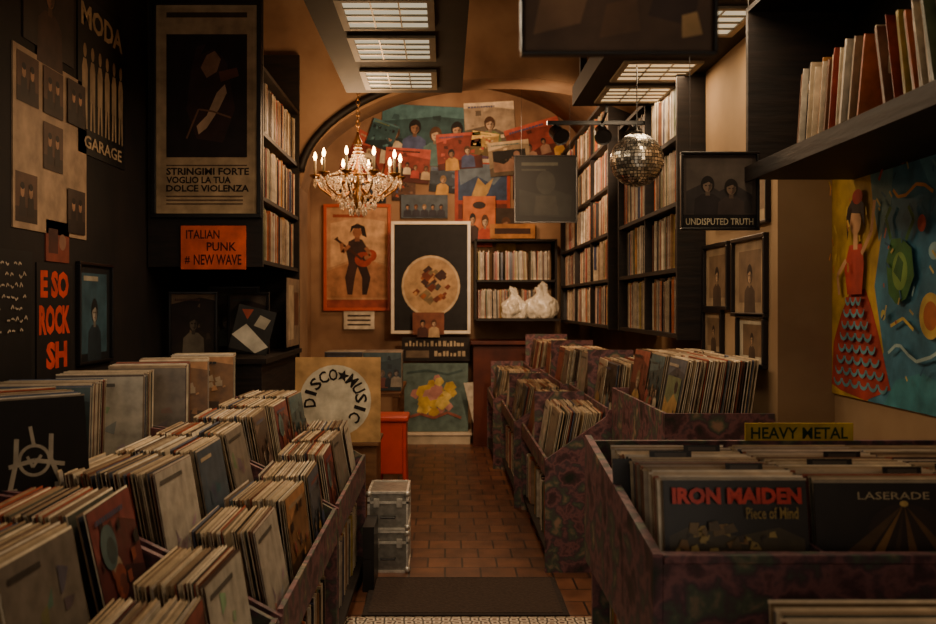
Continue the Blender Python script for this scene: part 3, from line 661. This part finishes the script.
hung('framed record cover hanging in front of the shelves',1.085,3.6,1.95,.29,.29,[('r',0,0,1,1,(66,56,50)),('r',.05,.2,.95,.95,(84,74,66)),('p',[(.05,.2),(.95,.2),(.95,.45),(.7,.6),(.5,.5),(.3,.62),(.05,.5)],(52,46,44))]+fig(.34,.5,.15,(40,34,34),(130,108,90),(30,24,22))+fig(.66,.46,.15,(60,50,46),(120,98,80),(34,28,24))+[('r',0,0,1,.18,(22,18,18)),('t','UNDISPUTED TRUTH',.04,.04,.96,.13,(190,176,146),.01)],BL,.01,2.75,'record_cover_display','picture')
hung('record sleeve hanging from the ceiling on thin wires',.285,1.5,2.07,.31,.31,[('r',0,0,1,1,(46,36,30)),('p',[(0,0),(1,0),(1,.3),(.7,.38),(.4,.3),(0,.42)],(84,62,46)),('p',[(.05,.1),(.3,.16),(.34,.3),(.1,.36)],(120,88,62)),('p',[(.4,.08),(.62,.12),(.6,.3),(.44,.26)],(100,72,50)),('p',[(.66,.2),(.9,.14),(.94,.34),(.72,.4)],(64,48,40)),('p',[(.84,.08),(.95,.1),(.92,.22),(.84,.2)],(180,140,90)),('p',[(.1,.4),(.5,.36),(.52,.6),(.2,.7)],(66,50,42)),('p',[(.5,.4),(.9,.44),(.86,.7),(.6,.66)],(78,58,46))],BL,.006,3.9,'hanging_record','record')
for y,z,w,h,lb in ((4.66,1.645,.38,.30,'sepia portrait'),(4.16,1.63,.42,.33,'pale sketch'),(4.72,1.36,.3,.2,'small dark photo'),(4.13,1.34,.34,.2,'white sheet of notes')):
    c=(150,126,96) if 'white' not in lb else (190,176,150)
    poster('framed_picture','%s in thin black frame on the cream pier'%lb,'picture frame',(1.393,y,z),w,h,[('r',0,0,1,1,c),('r',.14,.14,.86,.86,(116,92,68))]+fig(.5,.42,.18,(70,54,42),(168,136,104),(50,36,28),h/w),-90,frame=BL,fw=.02)
for y,z,w,h in ((4.45,2.02,.5,.2),(4.05,2.0,.26,.26)):
    poster('framed_picture','cream print in narrow frame high on the pier','picture frame',(1.393,y,z),w,h,[('r',0,0,1,1,(168,144,108)),('r',.2,.2,.8,.8,(120,96,70))],-90,frame=BL,fw=.015)
mu=[('r',0,0,1,1,(62,126,152)),('p',[(0,0),(.36,0),(.5,.2),(.42,.45),(.5,.7),(.44,1),(0,1)],(200,158,50)),('p',[(.36,1),(.6,1),(.56,.75),(.46,.62),(.40,.8)],(96,146,150)),
    ('p',[(.5,0),(1,0),(1,.1),(.8,.14),(.6,.1)],(60,140,150)),('p',[(.7,1),(1,1),(1,.7),(.85,.8)],(84,150,170)),
    ('p',[(0,.04),(.1,.02),(.34,.0),(.56,.06),(.52,.14),(.46,.26),(.40,.36),(.34,.44),(.2,.44),(.1,.34),(.02,.22)],(176,54,40))]
for j in range(8):
    yy=.05+j*.048; x0_=.02+.022*j; x1_=.54-.03*j; n=max(3,6-j//2)
    for i in range(n):
        cx=x0_+(i+.5)*(x1_-x0_)/n; rx_=(x1_-x0_)/n*.5
        mu.append(('p',[(cx-rx_,yy+.022)]+[(cx+rx_*math.cos(a_),yy+.022+.034*math.sin(a_)) for a_ in [math.pi+math.pi*q/8 for q in range(1,8)]]+[(cx+rx_,yy+.022)],(90,150,160)))
        mu.append(('p',[(cx-rx_*.75,yy+.024)]+[(cx+rx_*.75*math.cos(a_),yy+.024+.022*math.sin(a_)) for a_ in [math.pi+math.pi*q/8 for q in range(1,8)]]+[(cx+rx_*.75,yy+.024)],(176,54,40)))
mu+=[('p',[(.2,.42),(.34,.42),(.36,.54),(.34,.62),(.22,.62),(.17,.53)],(190,54,38)),('r',.26,.6,.3,.67,(206,150,100)),('e',.28,.71,.055,.05,(206,150,100)),('p',[(.2,.64),(.19,.76),(.27,.82),(.36,.78),(.37,.68),(.33,.74),(.24,.75)],(50,34,30)),('e',.3,.81,.05,.03,(190,50,40)),
     ('l',[(.34,.58),(.43,.66),(.46,.78)],.022,(206,150,100)),('l',[(.19,.56),(.1,.5),(.12,.42)],.022,(206,150,100)),
     ('p',[(.58,.42),(.56,.54),(.6,.62),(.68,.62),(.76,.58),(.78,.48),(.72,.4),(.64,.38)],(60,120,56)),('e',.67,.50,.06,.07,(120,160,70)),('p',[(.62,.5),(.66,.56),(.70,.53),(.68,.46)],(50,100,50)),
     ('l',[(.6,.62),(.56,.7),(.6,.74)],.018,(60,120,56)),('l',[(.72,.61),(.78,.68),(.74,.73)],.018,(60,120,56)),
     ('e',.90,.34,.08,.08,(206,170,70)),('e',.90,.34,.05,.05,(190,96,44)),('l',[(.5,.85),(.54,.90),(.6,.92),(.66,.90),(.7,.89),(.8,.93),(.95,.9)],.014,(190,66,44)),('l',[(.62,.8),(.66,.77),(.72,.77),(.8,.80),(.86,.79),(.92,.76)],.012,(206,140,60)),
     ('l',[(.58,.2),(.64,.23),(.68,.23),(.74,.2),(.8,.18),(.9,.20),(.98,.23)],.012,(160,190,184)),('l',[(.6,.3),(.7,.33),(.78,.29)],.012,(206,180,80)),('e',.84,.66,.03,.03,(190,64,44)),('e',.54,.34,.02,.02,(206,190,90)),('e',.93,.56,.04,.03,(140,180,180))]
for i in range(34): x_,y_=U(.5,.97),U(.06,.95); mu.append(('l',[(x_,y_),(x_+U(-.04,.03),y_+U(.01,.04))],.009,random.choice([(200,176,90),(180,90,60),(120,170,176),(40,90,120),(50,110,140)])))
for i in range(16): x_,y_=U(.04,.42),U(.5,.95); mu.append(('l',[(x_,y_),(x_+U(-.03,.03),y_+U(.02,.05))],.010,random.choice([(214,176,70),(180,136,44),(200,120,50)])))
poster('painting','large yellow and blue canvas with figure in scalloped red dress','painting',(XR-.0105,3.38,1.62),.9,.98,mute_art(mu,.12,1.0),-90,th_=.01,mat=MURAL)
# ---------------------------------------------------------------- soffits and lights
def soffit(n,x0,x1,y1):
    struct('trim_%d'%n,G().box(x0,x1,YF,y1,2.75,2.87),SOFFIT)
soffit(3,-.58,.1,5.36); soffit(4,.80,1.63,5.72)
for n,(x,y) in enumerate(((.05,5.2),(-.53,5.2),(.85,5.6),(1.5,5.6))):
    z=3.35+.6*math.sqrt(max(0,1-((x+.04)/1.68)**2))
    struct('trim_%d'%(n+5),G().box(x-.02,x+.02,y-.02,y+.02,2.87,z),SOFFIT)
LWARM=emit_mat('lamp_diffuser_warm',(255,214,155),.8)
LDIM=emit_mat('lamp_diffuser_dim',(240,226,190),.6)
def downlight(x,y,mat,power,col):
    t=thing('ceiling_light','square recessed ceiling light with louvre grid in dark panel','ceiling light',(x,y,2.748),group='recessed ceiling lights')
    g=G(); a=.205
    for q in ((-a,a,-a,-a+.03),(-a,a,a-.03,a),(-a,-a+.03,-a+.03,a-.03),(a-.03,a,-a+.03,a-.03)): g.box(q[0],q[1],q[2],q[3],-.012,0,(150,136,112))
    part(t,'trim_ring',g,PAINT)
    part(t,'diffuser',G().box(-a+.03,a-.03,-a+.03,a-.03,-.004,0,(200,190,170)),mat)
    g=G()
    for i in range(1,4):
        u=-a+.03+i*(2*a-.06)/4; g.box(-a+.03,a-.03,u-.006,u+.006,-.011,-.004,(120,110,92)); 
    for i in range(1,3):
        u=-a+.03+i*(2*a-.06)/3; g.box(u-.003,u+.003,-a+.03,a-.03,-.0105,-.004,(150,138,116))
    part(t,'louvre',g,METAL)
    if power:
        l=bpy.data.lights.new('lamp','AREA'); l.shape='SQUARE'; l.size=.34; l.energy=power; l.color=col
        lo=bpy.data.objects.new('lamp',l); COL.objects.link(lo); lo.location=(x,y,2.732)
for y in (2.80,3.36,3.90,4.42,5.03): downlight(-.25,y,LDIM,6.2,(1,.76,.50))
for y in (2.9,3.45,4.0,4.85,5.38): downlight(1.12,y,LDIM if y<4.5 else LWARM,6.2,(1,.72,.44))
t=thing('spotlight_rail','black rail with three small spotlights under the ceiling panel','spotlight',(1.0,5.80,2.66))
part(t,'rail',G().box(-.35,.35,-.015,.015,-.012,.012,(20,18,18)),PLAST)
part(t,'mounting_arm',G().tube([(0,0,0),(0,-.16,.04),(0,-.16,.1)],.01,8,(20,18,18)),PLAST)
for i,x in enumerate((-.28,0,.2)):
    M=Matrix.Translation((x,0,-.07))@Matrix.Rotation(math.radians(-60),4,'X')@Matrix.Rotation(math.radians((i-1)*15),4,'Y')
    part(t,'spotlight_head',G().lathe([(.03,.07),(.045,.05),(.05,-.05),(.055,-.06),(.045,-.055)],14,(18,16,16),M=M),PLAST)
    part(t,'bracket',G().box(x-.008,x+.008,-.008,.008,-.05,0,(18,16,16)),PLAST)
def light(kind,loc,e,col,size=.1,rot=None,spot=None,blend=.6):
    l=bpy.data.lights.new('lamp',kind); l.energy=e; l.color=col
    if kind=='POINT' or kind=='SPOT': l.shadow_soft_size=size
    if kind=='AREA': l.size=size
    if spot: l.spot_size=math.radians(spot); l.spot_blend=blend
    o=bpy.data.objects.new('lamp',l); COL.objects.link(o); o.location=loc
    if rot is not None:
        d=Vector(rot)-Vector(loc); o.rotation_euler=d.to_track_quat('-Z','Y').to_euler()
    return o
light('SPOT',(1.0,5.95,2.55),110,(1,.66,.38),.05,(.2,10.1,3.2),70)
light('SPOT',(.75,5.95,2.55),110,(1,.66,.38),.05,(-.4,10.1,1.6),60)
light('SPOT',(.3,7.2,2.9),135,(1,.64,.36),.08,(1.3,8.2,2.0),110)  # added spot without a fixture, brightens the shelved records on the right
light('POINT',(.1,8.6,3.2),75,(1,.62,.34),.15)  # added warm fill for the rear room, no fixture modelled
# ---------------------------------------------------------------- chandelier
cx,cy,cz=-.555,5.8,2.1
ch=thing('chandelier','crystal chandelier with lit candle bulbs hanging on a chain','chandelier',(cx,cy,cz))
BR=(150,104,52)
g=G(); z=.55
ztop=3.35+.6*math.sqrt(1-((cx+.04)/1.68)**2)-cz-.02
g.lathe([(.004,.34),(.02,.36),(.012,.4),(.03,.43),(.012,.47),(.008,.5)],12,BR)
part(ch,'finial',g,METAL,smooth=True)
g=G(); zz=.5; i=0
while zz<ztop:
    pts=[(.012*math.cos(a)*(1 if i%2 else 0),.012*math.cos(a)*(0 if i%2 else 1),zz+.02+.02*math.sin(a)) for a in [2*math.pi*k/8 for k in range(9)]]
    g.tube(pts,.003,5,BR); zz+=.034; i+=1
part(ch,'chain',g,METAL)
part(ch,'ceiling_rose',G().lathe([(.01,ztop-.06),(.05,ztop-.03),(.06,ztop)],16,BR),METAL,smooth=True)
part(ch,'stem',G().lathe([(.006,0),(.03,.03),(.045,.08),(.02,.12),(.03,.17),(.05,.22),(.02,.27),(.012,.34),(.004,.36)],16,BR),METAL,smooth=True)
part(ch,'hoop',G().tube([(.18*math.cos(2*math.pi*k/24),.18*math.sin(2*math.pi*k/24),.21) for k in range(25)],.006,6,BR),METAL,smooth=True)
na=10
BULB=emit_mat('candle_bulb',(255,190,110),45)
cr=G().lathe([(.0005,-.045),(.010,-.026),(.011,-.012),(.0005,0)],6,(255,230,190)); crM=cr.mesh('crystal',[GLASS])
arms=G().tube([(.03,0,.14),(.09,0,.09),(.17,0,.09),(.24,0,.14),(.27,0,.2)],.006,6,BR).mesh('arm',[METAL],smooth=True)
cup=G().lathe([(.008,.195),(.035,.215),(.038,.222),(.012,.222)],12,BR).mesh('candle_cup',[METAL],smooth=True)
can=G().lathe([(.009,.222),(.009,.31),(.007,.315)],10,(170,150,116)).mesh('candle',[PAINT],smooth=True)
bul=G().lathe([(.004,.315),(.010,.328),(.011,.340),(.006,.358),(.001,.37)],10,(255,220,150)).mesh('bulb',[BULB],smooth=True)
def addp(par,name,me,loc=(0,0,0),rz=0):
    o=bpy.data.objects.new(name,me); COL.objects.link(o); o.parent=par; o.location=loc; o.rotation_euler=(0,0,rz); return o
for k in range(na):
    a=2*math.pi*k/na+.15
    addp(ch,'arm',arms,rz=a)
    q=(.27*math.cos(a),.27*math.sin(a),0)
    addp(ch,'candle_cup',cup,q); addp(ch,'candle',can,q); addp(ch,'bulb',bul,q)
    for j in range(3):
        aa=a+(j-1)*.12
        addp(ch,'crystal',crM,(.27*math.cos(aa),.27*math.sin(aa),.2-(.02 if j==1 else 0)))
for k in range(24):
    a=2*math.pi*k/24; addp(ch,'crystal',crM,(.18*math.cos(a),.18*math.sin(a),.2))
for k in range(18):
    a=2*math.pi*k/18; addp(ch,'crystal',crM,(.16*math.cos(a),.16*math.sin(a),.11))
for k in range(14):
    a=2*math.pi*k/14; addp(ch,'crystal',crM,(.11*math.cos(a),.11*math.sin(a),.05))
for k in range(8):
    a=2*math.pi*k/8; addp(ch,'crystal',crM,(.05*math.cos(a),.05*math.sin(a),.01))
g=G()
def bead(p,r=.0075): g.add([(p[0]+r,p[1],p[2]),(p[0]-r,p[1],p[2]),(p[0],p[1]+r,p[2]),(p[0],p[1]-r,p[2]),(p[0],p[1],p[2]+r),(p[0],p[1],p[2]-r)],[(0,2,4),(2,1,4),(1,3,4),(3,0,4),(2,0,5),(1,2,5),(3,1,5),(0,3,5)],(255,230,190))
for k in range(18):
    a=2*math.pi*k/18
    for j in range(13):
        t_=j/12; r=.02+.16*t_**1.6; bead((r*math.cos(a),r*math.sin(a),.42-.2*t_-.03*math.sin(t_*3.14)))
    for j in range(15):
        t_=j/14; r=.19*(1-t_)**.55+.02; bead((r*math.cos(a),r*math.sin(a),.19-.19*t_))
    for j in range(9):
        t_=j/8; bead(((.18+.09*t_)*math.cos(a),(.18+.09*t_)*math.sin(a),.2-.05*math.sin(t_*3.14)))
part(ch,'bead_strands',g,GLASS,stuff=True)
light('POINT',(cx,cy-.0,cz+.42),30,(1,.60,.30),.2)
# ---------------------------------------------------------------- disco ball
db=thing('disco_ball','mirrored disco ball hanging from dark ceiling panel','disco ball',(.995,4.72,2.25))
r=.137; g=G(); nl=24
g.lathe([(r*.98*math.sin(math.pi*i/16)+.0005,-r*.98*math.cos(math.pi*i/16)) for i in range(17)],32,(30,27,24))
part(db,'core',g,PLAST,smooth=True)
g=G()
for j in range(nl):
    t0=math.pi*(j+.09)/nl; t1=math.pi*(j+.91)/nl; tm=(t0+t1)/2
    n=max(4,int(2*nl*math.sin(tm)))
    for i in range(n):
        p0=2*math.pi*(i+.09)/n; p1=2*math.pi*(i+.91)/n
        q=[]
        j1,j2=U(-.0009,.0009),U(-.0009,.0009)
        for k,(tt,pp) in enumerate(((t0,p0),(t0,p1),(t1,p1),(t1,p0))):
            rr_=r+.0005+(j1 if k in(0,1) else -j1)+(j2 if k in(1,2) else -j2)
            q.append((rr_*math.sin(tt)*math.cos(pp),rr_*math.sin(tt)*math.sin(pp),rr_*math.cos(tt)))
        s_=U(.5,1); g.add(q,[(0,3,2,1)],tuple(int(c*s_) for c in (240,230,212)))
DISC=attr_mat('mirror_mosaic',rough=.22,metal=.85,noise=0)
part(db,'mirror_tiles',g,DISC)
part(db,'cap',G().lathe([(.03,r-.006),(.03,r+.012),(.006,r+.02),(.006,r+.035)],14,(60,56,50)),METAL,smooth=True)
part(db,'cord',G().tube([(0,0,r+.03),(0,0,.5)],.003,6,(30,26,24)),PLAST)
# ---------------------------------------------------------------- disco music board, stand, cases, stool
t=thing('display_stand','small wooden cabinet carrying the round sign','cabinet',(-.62,5.7,0))
part(t,'body',G().box(-.84,-.415,5.50,5.88,.02,.65),WOOD,world=True)
part(t,'top_board',G().box(-.86,-.40,5.47,5.9,.651,.672,bev=.004),WOOD,world=True)
part(t,'foot',G().box(-.84,-.415,5.52,5.86,0,.019),BLACKWOOD,world=True)
g=G().box(-.257,.257,0,.012,-.255,.255,(196,156,104)); g.art([('r',0,0,1,1,(194,150,96)),('e',.47,.49,.42,.42,(214,200,172))],.514,.51)
def ring_text(g,txt,R_,a0,a1,size,col,ox=0,oy=0):
    n=len(txt)
    for i,c in enumerate(txt):
        a=a0+(a1-a0)*i/(n-1)
        if c=='*':
            vs=[]; 
            for k in range(10):
                rr_=size*(.55 if k%2==0 else .24); t_=math.pi/2+k*math.pi/5; vs.append((rr_*math.cos(t_),rr_*math.sin(t_)))
            fs=[tuple(range(10))]
        else:
            vs,fs=text_geo(c,.02); wd=.3 if c=='I' else .75
            vs=[((q[0]-.5)*size*wd,(q[1]-.5)*size) for q in vs]
        rot=a-math.pi/2
        out=[]
        for x_,y_ in vs:
            X=x_*math.cos(rot)-y_*math.sin(rot)+R_*math.cos(a); Y=x_*math.sin(rot)+y_*math.cos(rot)+R_*math.sin(a)
            out.append((X+ox,-.003,Y+oy))
        g.add(out,fs,col)
ring_text(g,'DISCO*MUSIC',.155,math.radians(185),math.radians(-40),.072,(30,24,22),-.015,-.005)
obj('round_sign',g,PRINT,'square board with cream disc lettered DISCO MUSIC','sign',loc=(-.645,5.48,.93),rot=(math.radians(-2),0,0))
def flight_case(x0,x1,y0,y1,z0,z1,label):
    t=thing('flight_case',label,'case',((x0+x1)/2,(y0+y1)/2,z0),group='stacked flight cases')
    part(t,'body',G().box(x0+.006,x1-.006,y0+.006,y1-.006,z0+.006,z1-.006,(150,146,136)),ALU,world=True)
    g=G(); e=.013
    for a in (x0,x1-e):
        for b_ in (y0,y1-e): g.box(a,a+e,b_,b_+e,z0,z1,(232,226,212))
    zm=z0+(z1-z0)*.68
    for c in (z0,z1-e,zm):
        for b_ in (y0,y1-e): g.box(x0,x1,b_,b_+e,c,c+e,(232,226,212))
        for a in (x0,x1-e): g.box(a,a+e,y0,y1,c,c+e,(232,226,212))
    part(t,'edge_rail',g,ALU,world=True)
    for fx in (.22,.78):
        x=x0+(x1-x0)*fx
        part(t,'latch',G().box(x-.016,x+.016,y0-.006,y0+.002,zm-.02,zm+.03,(210,204,190),bev=.002),ALU,world=True)
    for a in (x0,x1):
        for c in (z0+.016,z1-.016):
            part(t,'corner_cap',G().lathe([(.004,-.017),(.015,-.014),(.018,0),(.015,.014),(.004,.017)],8,(220,214,200),M=Matrix.Translation((a+(.008 if a==x0 else -.008),y0+.008,c))),ALU,world=True,smooth=True)
    xm=(x0+x1)/2; zc=(z0+zm)/2
    part(t,'handle',G().tube([(xm-.04,y0,zc),(xm-.04,y0-.02,zc),(xm+.04,y0-.02,zc),(xm+.04,y0,zc)],.006,6,(24,22,22)),PLAST,world=True)
flight_case(-.435,-.205,5.10,5.44,0,.235,'lower aluminium flight case on the tiled floor')
flight_case(-.435,-.205,5.10,5.44,.237,.455,'aluminium flight case stacked on another case')
t=thing('stool','bright orange red plastic stool behind the metal cases','stool',(-.365,6.35,0))
RD=(200,62,28)
part(t,'seat',G().box(-.115,.115,-.14,.14,.70,.74,RD,bev=.012),PLAST)
for sx in (-1,1):
    for sy in (-1,1):
        part(t,'leg',G().tube([(sx*.08,sy*.11,.70),(sx*.095,sy*.13,.005)],.014,8,RD),PLAST)
part(t,'apron',G().box(-.1,.1,-.12,.12,.34,.699,RD,bev=.008),PLAST)
t=thing('record_table','wooden table with record crates behind the round sign','table',(-.72,7.9,0))
part(t,'tabletop',G().box(-1.0,-.36,7.3,8.5,.76,.79),WOOD,world=True)
for x in (-.97,-.40):
    for y in (7.33,8.46): part(t,'leg',G().box(x-.02,x+.02,y-.02,y+.02,0,.76),WOOD,world=True)
for x in (-.84,-.52):
    for i in range(22):
        k=random.randrange(26)
        ob=bpy.data.objects.new('vinyl_record',plainM[k] if i else coverM[random.randrange(NC)]); COL.objects.link(ob)
        ob.location=(x+U(-.003,.003),7.5+i*.018,.793); ob.rotation_euler=(math.radians(-7),0,0)
        top(ob,'record sleeve standing in a row on the wooden table','record','records on the wooden table')
def bag(loc,s,seed):
    bm=bmesh.new(); bmesh.ops.create_icosphere(bm,subdivisions=5,radius=1)
    for v in bm.verts:
        th_=math.atan2(v.co.y,v.co.x)
        n_=noise.noise(v.co*1.6+Vector((seed,0,0)))*.30
        rid=(.5-abs(noise.noise(v.co*3.2+Vector((0,seed,0)))))*.22+(.5-abs(noise.noise(v.co*8+Vector((0,seed,3)))))*.08
        c=v.co*(.85+n_+rid)
        z=c.z
        sx=1.0
        if z>.25:
            q=(z-.25)/.75; sx=1-.55*math.sin(min(1,q)*math.pi)**.8+.12*math.sin(th_*5+seed)*q; z=z+.15*math.sin(th_*2+seed)*q
        v.co=Vector((c.x*s[0]*sx,c.y*s[1]*sx,(max(z,-.6)+.6)*s[2]))
    g=G(); bm.verts.index_update(); g.add([tuple(v.co) for v in bm.verts],[tuple(v.index for v in f.verts) for f in bm.faces],(206,196,176)); bm.free()
    obj('plastic_bag',g,BAG,'crumpled white plastic bag slumped on the back shelf','bag',loc=loc,smooth=True,group='bags on the back shelf')
bag((.74,9.66,1.359),(.16,.10,.19),1.3); bag((1.03,9.66,1.359),(.17,.10,.24),5.1)
for i,(z0,z1) in enumerate(((.0,.17),(.172,.34))):
    g=G().box(-.43,-.37,4.75,5.03,z0,z1,(26,24,24)); obj('small_box',g,PLAST,'small black storage box beside the rack end','box',loc=(-.40,4.9,z0),world=True)
g=G().box(-.40,.60,4.37,4.98,0,.012,(46,36,30),bev=.003); g.box(-.37,.57,4.40,4.95,.012,.014,(60,45,36))
obj('floor_mat',g,attr_mat('mat_fibre',rough=.95,noise=.4,scale=60,bump=.5),'dark rectangular floor mat across the aisle','mat',loc=(.1,4.67,0),world=True)
g=G()
for i in range(7):
    a=math.radians(-20+i*8); g.add([(0,0,0),(.02,0,0),(.03+.3*math.sin(a),.01*i,.5+.06*math.cos(a)),(-.03+.3*math.sin(a),.01*i,.5+.06*math.cos(a))],[(0,1,2,3)],(200,188,166))
obj('paper_fan',g,PAPER,'white pleated paper fan beside the painting','decoration',loc=(.33,9.64,.12))
# ---------------------------------------------------------------- visibility ranked records
def geo_of(t): return plain[t[2]] if t[1]=='p' else covers[t[2]] if t[1]=='c' else shgeo[t[2]][0]
def mesh_of(t): return plainM[t[2]] if t[1]=='p' else coverM[t[2]] if t[1]=='c' else shM[t[2]]
bpy.context.view_layer.update()
vs=[];fs=[]
for ob in COL.objects:
    if ob.type!='MESH' or ob.name.startswith(('bead','crystal')): continue
    o=len(vs); M=ob.matrix_world
    vs+=[M@v.co for v in ob.data.vertices]; fs+=[tuple(i+o for i in p.vertices) for p in ob.data.polygons]
for t in BIN+SH:
    M=t[3]; o=len(vs)
    if t[1]=='s':
        h=shgeo[t[2]][2]; th_=shgeo[t[2]][1]/2; bb=[(-th_,0,0),(th_,0,0),(th_,.3,0),(-th_,.3,0),(-th_,0,h),(th_,0,h),(th_,.3,h),(-th_,.3,h)]
    else:
        a=W/2; e=.002; bb=[(-a,-e,0),(a,-e,0),(a,e,0),(-a,e,0),(-a,-e,W),(a,-e,W),(a,e,W),(-a,e,W)]
    vs+=[M@Vector(b) for b in bb]; fs+=[tuple(i+o for i in f) for f in ((0,3,2,1),(4,5,6,7),(0,1,5,4),(1,2,6,5),(2,3,7,6),(3,0,4,7))]
bvh=BVHTree.FromPolygons(vs,fs)
def inframe(p):
    if p.y<.3: return False
    x=445+910*p.x/p.y; y=305+910*(1.5-p.z)/p.y
    return 0<=x<=936 and 0<=y<=624
for t in BIN+SH:
    M=t[3]
    if t[1]=='s': pts=[(0,-.004,h_) for h_ in (.03,.1,.17,.24,.29)]; wt=1
    else: pts=[(x_,y_,W+.007) for x_ in (-.15,-.075,0,.075,.15) for y_ in (0,)]+[(x_,-.006,z_) for x_ in (-.13,0,.13) for z_ in (.06,.16,.28)]+[(s_*(W/2+.004),0,z_) for s_ in (-1,1) for z_ in (.1,.25)]
    sc=0
    for p in pts:
        q=M@Vector(p)
        if not inframe(q): continue
        d=q-CAM; L=d.length; h=bvh.ray_cast(CAM,d/L,L-.004)
        if h[0] is None: sc+=1/(L*L)
    t[0]=sc
def dump(lst,n,name,desc,stufflabel,stuffgroup):
    lst.sort(key=lambda t:-t[0]); k=min(n,sum(1 for t in lst if t[0]>0)); print('VIS',name,sum(1 for t in lst if t[0]>0),len(lst))
    for t in lst[:k]:
        ob=bpy.data.objects.new(name,mesh_of(t)); ob.matrix_world=t[3]; COL.objects.link(ob)
        top(ob,desc[t[1]]+t[4],'record','records in the '+t[4])
    g=G()
    for t in lst[k:]:
        s=geo_of(t); M=t[3]; o=len(g.v)
        g.v+=[tuple(M@Vector(v)) for v in s.v]; g.f+=[tuple(i+o for i in f) for f in s.f]; g.c+=s.c; g.m+=s.m
    ob=obj(name,g,PAPER,stufflabel,'record',group=stuffgroup); ob['kind']='stuff'
dump(BIN,300,'vinyl_record',{'c':'record sleeve with printed cover in the ','p':'worn cardboard record sleeve in the '},'rows of upright record sleeves filling the racks','records in the racks')
dump(SH,300,'shelved_record',{'s':'upright record showing its spine in the '},'rows of record spines packed on the shelves','records on the shelves')
# ---------------------------------------------------------------- world + camera
w=bpy.data.worlds.new('World'); scn.world=w; w.use_nodes=True
bg=w.node_tree.nodes['Background']; bg.inputs[0].default_value=(1,.83,.64,1); bg.inputs[1].default_value=.95
cam=bpy.data.cameras.new('Camera'); co=bpy.data.objects.new('Camera',cam); COL.objects.link(co)
co.location=(0,0,1.5); co.rotation_euler=(math.pi/2,0,0)
cam.sensor_width=36; cam.lens=35; cam.shift_x=(468-445)/936; cam.shift_y=-(312-305)/936
cam.clip_start=.05
cam.dof.use_dof=True; cam.dof.focus_distance=4.2; cam.dof.aperture_fstop=4.0
scn.camera=co
